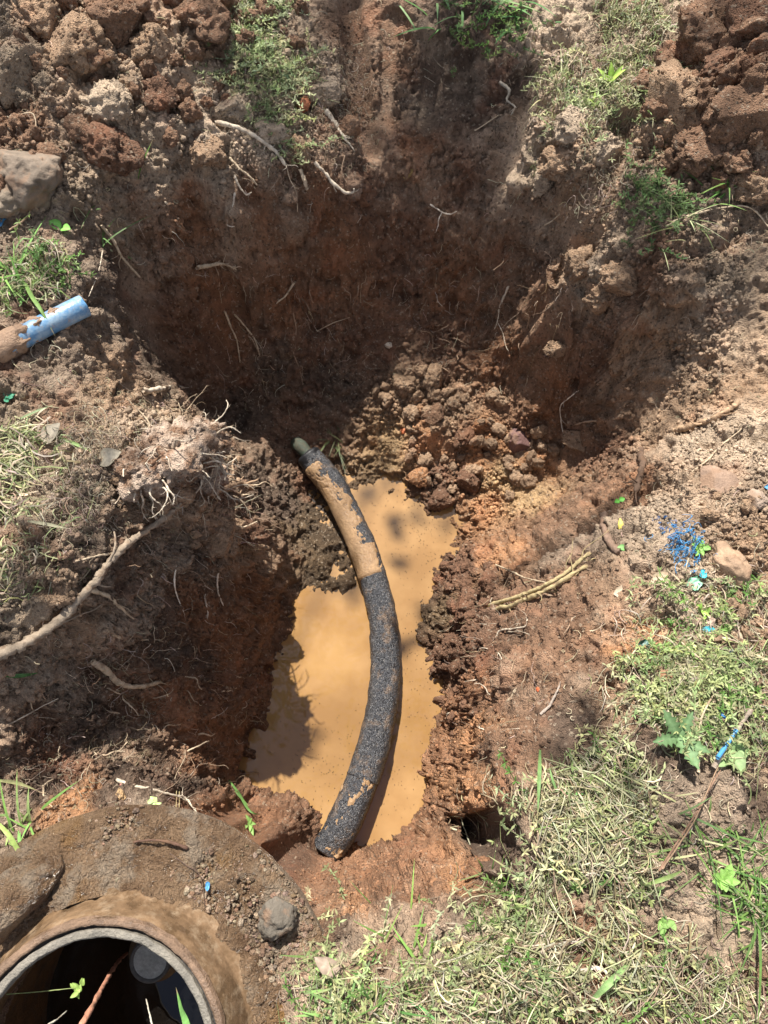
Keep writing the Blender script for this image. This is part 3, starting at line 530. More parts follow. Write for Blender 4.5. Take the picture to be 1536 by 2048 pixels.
# fine root hairs hanging out of the cut walls
bag = Bag()
for pl, n_, ln in ((poly([(300,420),(1050,330),(1120,700),(900,750),(500,800),(320,680)]), 460, (.02, .09)), (poly([(250,870),(420,850),(540,1100),(460,1200),(300,1150)]), 420, (.02, .10)),
                   (poly([(0,1330),(400,1130),(500,1300),(420,1600),(0,1620)]), 420, (.02, .09)), (poly([(930,1180),(1050,1150),(1050,1500),(940,1560)]), 110, (.02, .08)),
                   (poly([(420,220),(700,150),(720,380),(480,400)]), 160, (.02, .07)), (poly([(1050,250),(1280,250),(1260,450),(1080,420)]), 110, (.02, .06))):
    xy = sample(pl, n_, .02); b = surf(xy[:, 0], xy[:, 1]); nn = snorm(xy[:, 0], xy[:, 1]); K = 7; L = rng.uniform(*ln, n_)
    d = nn*rng.uniform(.15, .9, (n_, 1))+rng.normal(0, .45, (n_, 3)); pth = [b-nn*.003]; 
    for k in range(K-1):
        d = d+rng.normal(0, .42, (n_, 3))+[0, 0, -.28]; d /= np.linalg.norm(d, axis=1)[:, None]; q_ = pth[-1]+d*(L/(K-1))[:, None]
        g = surf(q_[:, 0], q_[:, 1]); q_[:, 2] = np.maximum(q_[:, 2], g[:, 2]+.001); pth.append(q_)
    V, Q, C = tubes(np.stack(pth, 1), rng.uniform(.0004, .0011, n_)[:, None]*np.linspace(1, .5, K)[None], jitter([(.5,.39,.28),(.6,.5,.39),(.34,.24,.16)], n_, .2), 4, False); bag.add(V, Q, C)
tag(bag.build('fine_roots', ROOT), 'hair thin pale roots dangling out of the cut soil of the pit', 'roots', kind='stuff')

# ------------------------------------------------------------------ stones, clods and crumbs
def ico(sub):
    import bmesh
    bm = bmesh.new(); bmesh.ops.create_icosphere(bm, subdivisions=sub, radius=1); bm.verts.ensure_lookup_table()
    V = np.array([v.co[:] for v in bm.verts], np.float32); Fc = np.array([[v.index for v in f.verts] for f in bm.faces], np.int32); bm.free(); return V, Fc
ICO = {k: ico(k) for k in (1, 2, 3, 4, 5)}
def clod_verts(sub, r, seed, crumb=1., flat=.8, ang=.0):
    V, Fc = ICO[sub]; o = np.array([seed*1.7, seed*.9, seed*2.3], np.float32)
    wv_ = np.c_[fbm(V*2.2+o, 3, 61), fbm(V*2.2+o, 3, 62), fbm(V*2.2+o, 3, 63)]*.55*min(crumb, 1)
    d = 1+(.28+.25*min(crumb, 1))*fbm(V*1.1+o, 3, 3)+(.10+.2*min(crumb, 1))*fbm(V*2.6+o, 4, 4, .6)
    f1, f2, idd = worley((V+wv_)*2.3+o, 5); d += crumb*.20*(np.sqrt(np.clip(1-f1*f1, 0, 1))*(.5+idd)-.6)
    if sub > 3:
        f1, f2, idd = worley((V+wv_*.6)*6+o, 6); d += crumb*.10*(np.sqrt(np.clip(1-f1*f1, 0, 1))*(.4+idd)-.5)
        f1, f2, idd = worley((V+wv_*.4)*13+o, 16); d += crumb*.045*(np.sqrt(np.clip(1-f1*f1, 0, 1))-.5)
        d += (.02+.04*min(crumb, 1))*fbm(V*14+o, 3, 8)
    rs = np.random.default_rng(int(seed*100)+3)
    for _ in range(int(ang)):
        n_ = rs.normal(size=3); n_ /= np.linalg.norm(n_); h = (V*d[:, None]) @ n_; lim = rs.uniform(.62, .88); d = np.where(h > lim, d*lim/np.maximum(h, .01), d)
    V = V*d[:, None]; d = np.ones(len(V), np.float32)
    if sub >= 5 and crumb >= 1:
        V0_, F0_ = ICO[1]; m_ = 420; ii = rs.integers(0, len(V), m_); rr_ = .018*(6.)**(rs.random(m_)**2.2)
        add = V[ii][:, None]+V0_[None]*(1+rs.normal(0, .18, (m_, len(V0_), 1)))*rs.uniform(.6, 1.15, (m_, 1, 3))*rr_[:, None, None]
        Fc = np.vstack([Fc, (F0_[None]+len(V)+(np.arange(m_)*len(V0_))[:, None, None]).reshape(-1, 3)]); V = np.vstack([V, add.reshape(-1, 3)]); d = np.ones(len(V), np.float32)
    s = np.array([rs.uniform(.85, 1.2), rs.uniform(.8, 1.1), flat]); a = rs.uniform(0, 6.28); R = np.array([[math.cos(a), -math.sin(a), 0], [math.sin(a), math.cos(a), 0], [0, 0, 1]])
    return (V*d[:, None]*s) @ R.T*r, Fc
def stone_material():
    m, t, b = nodes('stone')
    col = N(t, 'ShaderNodeAttribute', attribute_name='Col').outputs['Color']
    n1 = noise(t, 40, 5, .65); n2 = noise(t, 200, 3, .7)
    c = vmul(t, col, ramp(t, n1, .3, .7, .7, 1.25)); c = mixc(t, ramp(t, noise(t, 25, 4, .6), .5, .6, 0, .6), c, (.25, .15, .09))
    t.links.new(c, b.inputs['Base Color']); b.inputs['Roughness'].default_value = .75; bump(t, b, math_(t, 'ADD', n1, n2), .004, .7); return m
STONE = stone_material()
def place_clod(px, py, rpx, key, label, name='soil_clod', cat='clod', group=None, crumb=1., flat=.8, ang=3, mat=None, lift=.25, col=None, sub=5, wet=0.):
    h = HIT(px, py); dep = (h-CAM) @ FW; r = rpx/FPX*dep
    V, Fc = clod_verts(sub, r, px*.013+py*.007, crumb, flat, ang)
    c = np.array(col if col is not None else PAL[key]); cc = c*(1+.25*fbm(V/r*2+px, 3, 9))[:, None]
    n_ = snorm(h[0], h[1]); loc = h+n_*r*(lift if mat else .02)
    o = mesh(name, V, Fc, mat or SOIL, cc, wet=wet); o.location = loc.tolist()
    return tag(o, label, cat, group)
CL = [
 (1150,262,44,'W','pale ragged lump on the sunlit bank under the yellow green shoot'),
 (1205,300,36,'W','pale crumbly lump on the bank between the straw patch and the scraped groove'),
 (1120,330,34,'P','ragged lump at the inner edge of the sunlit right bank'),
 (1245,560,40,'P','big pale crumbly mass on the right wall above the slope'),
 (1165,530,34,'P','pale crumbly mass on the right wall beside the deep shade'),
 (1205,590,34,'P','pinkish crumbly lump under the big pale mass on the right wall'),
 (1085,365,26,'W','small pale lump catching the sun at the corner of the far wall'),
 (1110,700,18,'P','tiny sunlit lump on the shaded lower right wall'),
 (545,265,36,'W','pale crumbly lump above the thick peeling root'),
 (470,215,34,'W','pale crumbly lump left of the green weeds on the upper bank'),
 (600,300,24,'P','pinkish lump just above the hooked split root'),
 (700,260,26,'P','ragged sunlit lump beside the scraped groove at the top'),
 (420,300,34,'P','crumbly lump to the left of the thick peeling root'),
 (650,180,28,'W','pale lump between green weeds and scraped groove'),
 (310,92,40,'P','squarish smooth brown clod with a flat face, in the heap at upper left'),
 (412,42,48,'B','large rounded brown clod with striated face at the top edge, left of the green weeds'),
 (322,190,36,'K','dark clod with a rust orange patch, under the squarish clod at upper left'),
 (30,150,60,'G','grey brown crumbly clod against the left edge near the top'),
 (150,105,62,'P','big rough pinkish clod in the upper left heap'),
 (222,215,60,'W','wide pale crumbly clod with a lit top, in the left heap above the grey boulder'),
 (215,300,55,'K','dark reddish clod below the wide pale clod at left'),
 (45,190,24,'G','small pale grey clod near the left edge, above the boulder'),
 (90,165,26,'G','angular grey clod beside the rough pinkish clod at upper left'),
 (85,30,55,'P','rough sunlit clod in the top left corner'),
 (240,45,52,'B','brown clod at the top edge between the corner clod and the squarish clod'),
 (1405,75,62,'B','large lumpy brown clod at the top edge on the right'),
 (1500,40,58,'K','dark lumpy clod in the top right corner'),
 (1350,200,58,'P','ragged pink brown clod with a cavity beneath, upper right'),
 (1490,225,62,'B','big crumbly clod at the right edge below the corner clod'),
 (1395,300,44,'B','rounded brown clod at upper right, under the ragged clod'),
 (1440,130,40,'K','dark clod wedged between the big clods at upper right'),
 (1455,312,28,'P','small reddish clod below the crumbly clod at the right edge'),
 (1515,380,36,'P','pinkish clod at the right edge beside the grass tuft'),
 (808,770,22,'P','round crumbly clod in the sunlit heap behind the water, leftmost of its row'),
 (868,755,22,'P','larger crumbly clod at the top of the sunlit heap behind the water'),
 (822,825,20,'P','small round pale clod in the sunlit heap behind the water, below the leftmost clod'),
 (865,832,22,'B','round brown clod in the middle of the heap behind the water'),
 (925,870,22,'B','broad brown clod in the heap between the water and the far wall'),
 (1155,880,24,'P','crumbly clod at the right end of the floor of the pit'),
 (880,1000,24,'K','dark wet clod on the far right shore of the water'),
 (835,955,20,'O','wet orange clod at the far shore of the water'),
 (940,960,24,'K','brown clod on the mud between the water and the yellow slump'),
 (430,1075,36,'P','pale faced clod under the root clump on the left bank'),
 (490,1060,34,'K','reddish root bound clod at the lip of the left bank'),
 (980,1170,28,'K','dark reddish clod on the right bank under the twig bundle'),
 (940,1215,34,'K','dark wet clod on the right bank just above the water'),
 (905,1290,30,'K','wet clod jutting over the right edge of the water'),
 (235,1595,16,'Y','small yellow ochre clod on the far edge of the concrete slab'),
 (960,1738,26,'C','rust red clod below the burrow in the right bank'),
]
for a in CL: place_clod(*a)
for a in [
 (60,350,64,(.19,.145,.105),'large grey boulder like lump with dusty top, at the left edge',.75,2,'stone'),
 (20,390,50,(.22,.17,.12),'flat grey stone under the boulder at the left edge',.6,4,'stone'),
 (1042,883,27,(.16,.085,.075),'purple brown round stone on the pit floor against the far wall',.9,3,'stone'),
 (1440,970,42,(.30,.20,.14),'broad brown stone half buried at the right',.55,3,'stone'),
 (1460,1130,44,(.33,.22,.14),'tan stone half buried beside the blue twine',.6,2,'stone'),
 (1416,1240,15,(.55,.42,.34),'small pale pink pebble above the turquoise scrap',.8,3,'pebble'),
 (1480,1278,14,(.45,.38,.27),'flat tan pebble right of the turquoise scrap',.5,3,'pebble'),
 (1515,1000,20,(.32,.24,.18),'pale flat stone at the right edge beside the broad brown stone',.5,3,'stone'),
 (1462,1415,16,(.30,.15,.1),'reddish pebble near the blue streaked stick',.7,3,'pebble'),
 (1410,1460,13,(.32,.17,.11),'small reddish brown pebble left of the blue streaked stick',.7,2,'pebble'),
 (1330,1357,22,(.33,.17,.09),'orange brown stone lying among the green weeds at right',.6,3,'stone'),
 (1387,1360,13,(.30,.23,.22),'small greyish purple pebble among the green weeds at right',.7,3,'pebble'),
 (808,862,8,(.55,.16,.06),'tiny bright orange brick chip in the heap behind the water',.8,4,'brick chip'),
 (1078,1378,6,(.6,.12,.04),'tiny orange red chip on the smooth right bank',.5,3,'brick chip'),
 (1290,1330,12,(.30,.20,.14),'small brown pebble at the upper edge of the weeds at right',.7,3,'pebble'),
 (778,690,9,(.6,.5,.38),'small white chip stuck in the shaded far wall',.5,3,'chip'),
 (605,210,18,(.42,.15,.07),'reddish orange lump in the upper bank left of the scraped groove',.7,2,'lump'),
]: place_clod(a[0], a[1], a[2], None, a[4], name={'brick chip': 'brick_chip', 'chip': 'stone_chip', 'lump': 'soil_lump'}.get(a[7], a[7]), cat=a[7], flat=a[5], ang=a[6], crumb=.4, mat=STONE, col=a[3], lift=-.05 if a[2] > 30 else .1)
# further small clods, alike within each place
for pts, n_, rr, key, lab, grp in (
 (poly([(0,0),(640,0),(450,250),(250,350),(0,420)]), 70, (.012, .034), 'B', 'one of many small brown clods in the upper left spoil heap', 'small clods in the upper left heap'),
 (poly([(1290,150),(1536,0),(1536,420),(1330,340)]), 45, (.014, .036), 'B', 'one of many small brown clods in the upper right spoil heap', 'small clods in the upper right heap'),
 (poly([(740,740),(960,760),(1150,880),(1050,980),(900,1000),(780,880)]), 60, (.012, .028), 'P', 'one of many small clods in the sunlit slump behind the water', 'small clods in the slump'),
 (poly([(900,1110),(1000,1100),(960,1250),(960,1400),(930,1520),(900,1450),(870,1300)]), 50, (.010, .024), 'K', 'one of many small wet clods along the right shore', 'small clods along the right shore'),
 (poly([(1400,1020),(1536,1000),(1536,1450),(1430,1300)]), 50, (.007, .016), 'P', 'one of many small pinkish clods on the right hand ground', 'small clods on the right hand ground'),
 (poly([(250,850),(400,850),(520,1060),(400,1120),(230,1000)]), 45, (.010, .024), 'P', 'one of many small clods tangled in the root clump', 'small clods in the root clump')):
    xy = sample(pts, n_, .02)
    protos = [clod_verts(4, 1., 40+i, 1.1, .8)+(i,) for i in range(4)]
    mes = []
    for V, Fc, i in protos:
        o = mesh('soil_clod', V, Fc, SOIL, np.array(PAL[key])*(1+.25*fbm(V*2+i, 3, 9))[:, None], wet=0.); mes.append(o)
    for j, (x, y) in enumerate(xy):
        o = mes[j] if j < 4 else mes[j % 4].copy()
        if j >= 4: S.collection.objects.link(o)
        b = surf(x, y); r = rng.uniform(*rr); o.location = (b+snorm(x, y)*r*.35).tolist(); o.scale = (r, r*rng.uniform(.8, 1.1), r*rng.uniform(.7, 1)); o.rotation_euler = rng.uniform(0, 6.28, 3).tolist()
        tag(o, lab, 'clod', grp)
for px, py, z, r, lab in ((350,905,-.03,.080,'broad pale root clump on the brink of the left bank'), (392,890,-.09,.062,'crumbly tip of the root clump jutting over the water from the left bank'), (405,950,-.22,.055,'root bound lump just under the tip of the root clump'), (290,940,-.02,.06,'pale crumbly lump left of the broad root clump')):
    V, Fc = clod_verts(5, r, px*.01, 1.5, .75); k_ = np.clip(fbm(V/r*2.5+px, 3, 9)*2+.5, 0, 1)[:, None]; o = mesh('root_clump', V, Fc, SOIL, np.array((.56, .43, .33))*k_+np.array(PAL['B'])*(1-k_), wet=0.); o.location = un(px, py, z).tolist(); tag(o, lab, 'root clump')
# crumbs
def crumbs(pl, n_, rr, pal=None, soft=.02, keep=1.2):
    V0, F0 = ICO[1]; xy = sample(pl, n_, soft); b = surf(xy[:, 0], xy[:, 1])
    if keep:
        m = fbm(b*11, 3, 90)*2.2+.55 > rng.uniform(-.3, .9, n_); xy, b = xy[m], b[m]; n_ = len(xy)
    r = rr[0]*(rr[1]/rr[0])**(rng.random(n_)**2.2)
    A = rng.normal(size=(n_, 3, 3)); Qm, _ = np.linalg.qr(A); sc = rng.uniform(.6, 1.15, (n_, 3))
    base = V0[None]*(1+rng.normal(0, .16, (n_, len(V0), 1)))*sc[:, None]; V = np.einsum('nvk,nkj->nvj', base, Qm)*r[:, None, None]+b[:, None]+snorm(xy[:, 0], xy[:, 1])[:, None]*(r*.35)[:, None, None]
    c = lookup(COLG, xy[:, 0], xy[:, 1])*(1+rng.normal(.08, .16, (n_, 1))) if pal is None else jitter(pal, n_, .15)
    Fq = (F0[None]+(np.arange(n_)*len(V0))[:, None, None]).reshape(-1, 3); return V.reshape(-1, 3), Fq, np.repeat(c, len(V0), 0)
bag = Bag()
A_frame = poly([(-30,-30),(1566,-30),(1566,2080),(560,2080),(600,1700),(380,1600),(-30,1640)])
for pl, n_, rr in ((A_frame, 26000, (.0014, .007)), (poly([(-30,-30),(600,-30),(560,300),(300,450),(-30,450)]), 7000, (.002, .012)), (poly([(1060,230),(1300,230),(1536,0),(1536,1000),(1250,950),(1200,700),(1060,560)]), 11000, (.002, .010)),
                   (poly([(740,740),(960,760),(1180,880),(1050,1040),(900,1000),(760,900)]), 7000, (.002, .010)), (poly([(900,1110),(1000,1100),(990,1450),(930,1620),(860,1640),(880,1300)]), 5000, (.002, .009)),
                   (poly([(230,840),(430,840),(560,1100),(400,1200),(120,1200),(0,1300),(0,1100)]), 7000, (.002, .010)), (poly([(1250,950),(1536,900),(1536,1500),(1250,1350)]), 8000, (.0015, .008)),
                   (poly([(600,1740),(860,1700),(920,1800),(640,1980),(560,1900)]), 4000, (.0015, .005)), (poly([(0,1330),(400,1130),(500,1300),(430,1640),(0,1660)]), 7000, (.002, .009)),
                   (poly([(430,200),(700,60),(720,330),(480,420)]), 4000, (.002, .008))):
    bag.add(*crumbs(pl, n_, rr))
o = mesh('soil_crumbs', np.vstack(bag.V), np.vstack(bag.T), SOIL, np.vstack(bag.C), wet=0.); tag(o, 'loose crumbs of dry earth scattered over the ground and banks', 'soil crumbs', kind='stuff')

# ------------------------------------------------------------------ roots and twigs (each its own thing)
def smooth_path(pts, n_):
    p = np.asarray(pts, float); p = np.vstack([2*p[0]-p[1], p, 2*p[-1]-p[-2]]); m = len(p)-3; out = []
    for u in np.linspace(0, m-1e-6, n_):
        i = int(u); t = u-i; a, b, c, d = p[i:i+4]
        out.append(.5*((2*b)+(-a+c)*t+(2*a-5*b+4*c-d)*t*t+(-a+3*b-3*c+d)*t**3))
    return np.array(out)
def branch(bag, pts, r0, r1, color, fray=0, wob=.12, n_=None, hairs=0, ns=8):
    n_ = n_ or max(14, len(pts)*10); p = smooth_path(pts, n_); L = np.linalg.norm(np.diff(p, axis=0), axis=1).sum()
    p += np.c_[fbm(p*28, 3, 1), fbm(p*28+9, 3, 2), fbm(p*28+5, 3, 3)]*r0*wob*4
    rad = np.linspace(r0, r1, n_)*(1+.45*fbm(p*90, 3, 4)); rad[-1] *= .5; rad[0] *= .8
    V, Fs, C = tubes(p[None], rad[None], np.array([color], float), ns)
    V += np.c_[fbm(V*200, 2, 6), fbm(V*200, 2, 7), fbm(V*200, 2, 8)]*.4*r0; bag.add(V, Fs, C)
    for k in range(fray):
        i = int(rng.integers(n_//4, n_-1)); d = p[min(i+2, n_-1)]-p[i-2]; d /= np.linalg.norm(d)+1e-9
        q_ = [p[i]]; d = d+rng.normal(0, .45, 3); s = L*rng.uniform(.08, .25)/4
        for j in range(4): d = d+rng.normal(0, .35, 3)+[0, 0, -.08]; d /= np.linalg.norm(d); q_.append(q_[-1]+d*s)
        w = max(rad[i]*rng.uniform(.2, .45), .0005); V, Fs, C = tubes(smooth_path(q_, 10)[None], np.linspace(w, w*.4, 10)[None], np.array([color])*rng.uniform(.8, 1.15), 5); bag.add(V, Fs, C)
def root_pts(pts, lift):
    out = []
    for i, p in enumerate(pts):
        h = HIT(p[0], p[1]); nn = snorm(h[0], h[1]); l = p[2] if len(p) > 2 else lift
        dep = np.linalg.norm(h-CAM); out.append(h+nn*.002-raydir(p[0], p[1])*l)
    return out
PALE = (.62,.53,.41); TAN = (.54,.43,.30); BRN = (.40,.28,.19); DK = (.13,.085,.06); WH = (.78,.70,.58); YEL = (.46,.37,.20)
RT = [ # name, label, px path, r0 mm, r1 mm, colour, fray, lift
 ('root','long bare woody root slanting across the left bank', [(-40,1330),(0,1308),(60,1278),(130,1226),(180,1172),(215,1128),(250,1092),(300,1055),(345,1018),(375,985)], 11, 5, (.34,.27,.20), 5, .035),
 ('root','frayed side root drooping below the middle of the long bare root', [(178,1180),(215,1192),(240,1215),(268,1238)], 5, 1.5, TAN, 6, .03),
 ('root','thin side root leaving the long bare root to the left', [(240,1105),(200,1110),(165,1118),(150,1122)], 2.5, 1, TAN, 2, .03),
 ('root','thick peeling root on the upper left bank, pointing down right', [(430,245),(480,258),(520,280),(552,305),(572,332)], 6, 3.5, PALE, 8, .02),
 ('root','hanging root string below the thick peeling root', [(572,330),(580,360),(592,385),(594,425)], 1.6, .8, TAN, 2, .015),
 ('root','crooked root stub left of the hanging root string', [(458,315),(478,338),(498,352),(514,370)], 3.5, 2, TAN, 2, .015),
 ('root','short hooked root under the crooked root stub', [(468,350),(478,372),(492,388),(504,384)], 3, 1.8, PALE, 2, .015),
 ('root','split root ending in a hook, near the top of the shaded wall', [(628,325),(650,345),(668,368),(690,384),(706,384),(708,376)], 4.5, 3, PALE, 3, .02),
 ('root','blunt root stump between the hanging string and the hooked split root', [(600,338),(608,358),(614,380)], 5, 4.5, TAN, 2, .02),
 ('root','ragged pale root in the bank right of the green weeds', [(650,222),(668,245),(685,272),(708,300)], 6, 2, PALE, 10, .015),
 ('root','thin dark root pair hanging at the right of the hooked split root', [(690,310),(684,345),(700,375)], 2, 1, BRN, 3, .015),
 ('root','flat frayed root lying across the left of the shaded wall', [(392,538),(420,530),(450,528),(484,542)], 6, 3, TAN, 12, .015),
 ('root','forked white rootlet on the dark patch of the far wall', [(860,408),(870,415),(884,424),(900,428),(914,422)], 2.4, 1.5, WH, 2, .02),
 ('root','lower fork of white rootlet on the far wall', [(884,424),(878,436),(876,450),(872,462)], 1.8, .8, WH, 2, .02),
 ('root','wispy white root hanging on the right part of the shaded wall', [(1018,572),(1010,590),(1000,612),(996,640),(990,658)], 3.5, 1.6, PALE, 6, .02),
 ('root','thin tail root trailing below the wispy white root', [(996,645),(1006,665),(1012,690),(1018,702)], 1.4, .6, PALE, 2, .02),
 ('root','wiry white root near the foot of the wall at right', [(1158,780),(1138,795),(1121,812),(1122,840),(1126,862),(1130,875)], 2, 1, WH, 2, .02),
 ('root','dark forked root poking from the right wall at its foot', [(1245,832),(1215,842),(1185,842),(1150,850)], 5, 1.6, BRN, 4, .03),
 ('root','left of two drooping twin roots on the shaded wall', [(448,622),(462,655),(474,685),(480,725)], 3, 1.4, TAN, 5, .015),
 ('root','right of two drooping twin roots on the shaded wall', [(468,628),(492,655),(510,680),(520,712)], 3, 1.2, TAN, 5, .015),
 ('root','pale shredded root above the straight stick on the shaded wall', [(588,565),(572,590),(555,604),(538,618)], 3, 1.5, TAN, 5, .015),
 ('twig','straight thin stick on the shaded wall above the pipe', [(634,662),(665,646),(700,634)], 1.5, 1, TAN, 0, .015),
 ('root','long limp root hanging down the shaded wall above the pipe', [(586,625),(592,660),(586,700),(600,740),(606,770)], 2, .8, BRN, 4, .015),
 ('root','thick pale root end jutting over the pit from the left bank', [(285,782),(315,780),(345,774),(368,776)], 7, 4, PALE, 3, .03),
 ('root','splintered root bundle at the tip of the left root clump', [(415,985),(445,975),(475,970),(505,975)], 15, 7, (.38,.26,.17), 16, .05),
 ('root','pointed pale root sticking out right of the root clump', [(395,870),(420,900),(445,918),(478,926)], 5, 1.2, TAN, 6, .05),
 ('root','curly looped root overhanging from the left bank', [(400,900,.42),(425,888,.42),(444,893,.42),(448,910,.42),(434,922,.42),(414,914,.42)], 2.4, 1.4, TAN, 2, .3),
 ('root','two pronged root at the lip of the left bank', [(495,1062),(520,1060),(545,1060)], 2.6, 1, TAN, 3, .06),
 ('root','gnarled root lying under the long root on the left bank', [(182,1322),(215,1345),(240,1366),(275,1374),(320,1364)], 7, 4, TAN, 6, .02),
 ('root','torn strip of root above the gnarled root', [(212,1256),(235,1272),(262,1278),(314,1278)], 4, 1.5, TAN, 5, .02),
 ('root','thin white rootlet hanging in the left hollow, leftmost of three', [(350,1130),(348,1170),(356,1200),(369,1230)], 1.8, 1, WH, 2, .03),
 ('root','knotty white rootlet hanging in the left hollow, middle of three', [(412,1172),(408,1195),(414,1220),(414,1246)], 2.6, 1, WH, 4, .03),
 ('root','kinked white rootlet hanging in the left hollow, rightmost of three', [(438,1135),(434,1160),(436,1185),(446,1212)], 2.4, 1.4, WH, 3, .03),
 ('straw','thin dry straw leaning across the dark soil at the left edge', [(-10,1462),(40,1436),(80,1414),(116,1396)], 1.4, .9, PALE, 0, .02),
 ('root','pale branching root lying above the concrete slab', [(232,1560),(262,1573),(300,1580),(345,1592),(372,1600),(392,1626)], 4, 1.5, PALE, 12, .03),
 ('root','pinkish root stub above the concrete slab', [(243,1575),(252,1556),(262,1540)], 4, 3, (.52,.24,.20), 2, .02),
 ('straw','upright dry straw standing in front of the slab, left one', [(351,1535),(352,1575),(351,1618)], 1.2, 1, YEL, 0, .03),
 ('straw','upright dry straw standing in front of the slab, right one', [(358,1530),(358,1575),(357,1618)], 1.2, 1, YEL, 0, .03),
 ('twig','thick split yellow twig resting on the right bank, upper one', [(975,1212),(1030,1196),(1090,1172),(1140,1142),(1182,1106)], 5, 4, YEL, 5, .05),
 ('twig','thick split yellow twig resting on the right bank, lower one', [(962,1222),(1010,1216),(1070,1192),(1120,1166),(1176,1132)], 6, 4, YEL, 7, .04),
 ('twig','thin grey twig pointing at the yellow split twigs', [(992,1130),(1020,1142),(1050,1156),(1092,1166)], 2.4, 1.6, TAN, 1, .05),
 ('root','pale wavy root below the yellow split twigs', [(994,1278),(1002,1262),(1030,1258),(1052,1252),(1056,1235)], 3, 1.6, PALE, 4, .03),
 ('root','looping pale root on the right bank above the orange clay', [(948,1270),(970,1272),(985,1290),(1000,1310),(1010,1330)], 2.6, 1, PALE, 8, .03),
 ('root','crooked root at the brink of the right bank', [(930,1350),(950,1330),(944,1312),(950,1300)], 3, 1.4, TAN, 4, .03),
 ('root','weathered root piece at the lower right bank edge', [(1036,1378),(1022,1400),(1000,1424),(975,1452)], 4, 2, TAN, 6, .02),
 ('root','long peeling bark strip on the right slope', [(1350,862),(1390,852),(1430,838),(1460,820),(1480,802)], 7, 5, (.44,.30,.19), 6, .025),
 ('root','dark split root stump on the right slope', [(1282,898),(1286,930),(1280,955),(1272,985)], 8, 6, DK, 8, .03),
 ('root','bent dark root stub above the yellow twigs', [(1208,1030),(1210,1060),(1220,1085),(1238,1106)], 8, 7, (.22,.15,.11), 4, .02),
 ('root','long fine root running to the right edge above the brown stone', [(1385,945),(1415,922),(1440,895),(1480,862),(1540,815)], 2, 1.2, TAN, 2, .015),
 ('root','thin root arching over the upper right ground', [(1330,455),(1360,438),(1405,425),(1450,415),(1500,416),(1538,455)], 2.4, 1.6, TAN, 2, .02),
 ('twig','grey twig on the smooth right bank', [(1082,1430),(1100,1412),(1115,1385),(1122,1364)], 2.6, 1.8, (.36,.30,.25), 2, .012),
 ('twig','short dark twig on the smooth right bank, above the grey twig', [(1128,1270),(1138,1255),(1146,1236)], 1.8, 1, BRN, 1, .01),
 ('twig','little curved twig right of the short dark twig', [(1165,1264),(1190,1262),(1212,1248)], 1.6, 1, TAN, 2, .01),
 ('twig','long thin stem crossing the weeds under the turquoise scrap', [(1362,1285),(1400,1318),(1450,1345),(1500,1368)], 2, 1.6, TAN, 0, .02),
 ('twig','forked thin stem reaching to the right edge above the blue streaked stick', [(1424,1405),(1450,1396),(1500,1392),(1545,1382)], 2, 1.2, TAN, 1, .025),
 ('twig','bowed pale stem left of the blue streaked stick', [(1396,1545),(1398,1500),(1402,1440),(1425,1390),(1445,1350)], 2.2, 1.2, TAN, 0, .02),
 ('straw','long brown grass stalk at lower right, left of a pair', [(1318,1742),(1350,1690),(1385,1635),(1440,1540)], 2, 1.2, (.26,.16,.11), 0, .03),
 ('straw','long brown grass stalk at lower right, right of a pair', [(1324,1738),(1356,1690),(1392,1632),(1436,1530)], 1.6, 1, (.30,.20,.13), 0, .035),
 ('twig','brown twig buried in the straw mat at lower right', [(1212,1718),(1228,1745),(1248,1768),(1264,1792)], 3.5, 3, BRN, 2, .03),
 ('root','white root curl lying in the straw near the bottom', [(1162,1944),(1185,1936),(1204,1938),(1222,1950)], 3, 1.8, WH, 1, .02),
 ('twig','thin dark root in the upper left, below the squarish clod', [(20,460),(50,440),(65,410),(70,370)], 2.4, 1.2, BRN, 2, .02),
 ('root','thick pale root leaning over the turf by the blue pipe', [(202,450),(225,480),(245,515),(280,556)], 4, 2.5, TAN, 4, .02),
 ('straw','long dry straw above the broken end of the blue pipe', [(205,500),(195,545),(176,595)], 1.4, 1, PALE, 0, .04),
 ('root','thin pale root in the left heap between boulder and clods', [(30,232),(65,228),(72,258),(55,275)], 1.6, 1, TAN, 2, .02),
 ('root','knotted grey root on the dark bank at the upper centre', [(1000,165),(1020,180),(1015,200),(1030,215),(1022,232)], 4, 2, (.36,.32,.26), 8, .02),
 ('root','thin root slanting on the shaded wall at upper centre', [(950,262),(972,248),(998,230)], 1.6, 1, TAN, 0, .015),
 ('root','long hair like root by the pale bank at upper right', [(1095,178),(1112,160),(1140,130),(1160,100)], 2, 1.2, TAN, 1, .015),
 ('root','pale twig root stub on the bank right of the shaded wall', [(1090,450),(1105,442),(1120,428)], 2.2, 1.6, TAN, 1, .015),
 ('root','pale hooked root ring on the left of the shaded wall', [(470,385),(466,410),(456,436),(455,450),(470,452),(480,440)], 2.6, 2, WH, 1, .012),
]
for nm, lab, pts, r0, r1, c, fr, lift in RT:
    bag = Bag(); lf = lift if r0 > 4 else lift*.8; branch(bag, root_pts(pts, lf), r0/850, r1/850, c, fr, ns=10 if r0 > 4 else 7)
    tag(bag.build(nm, ROOT), lab, nm)
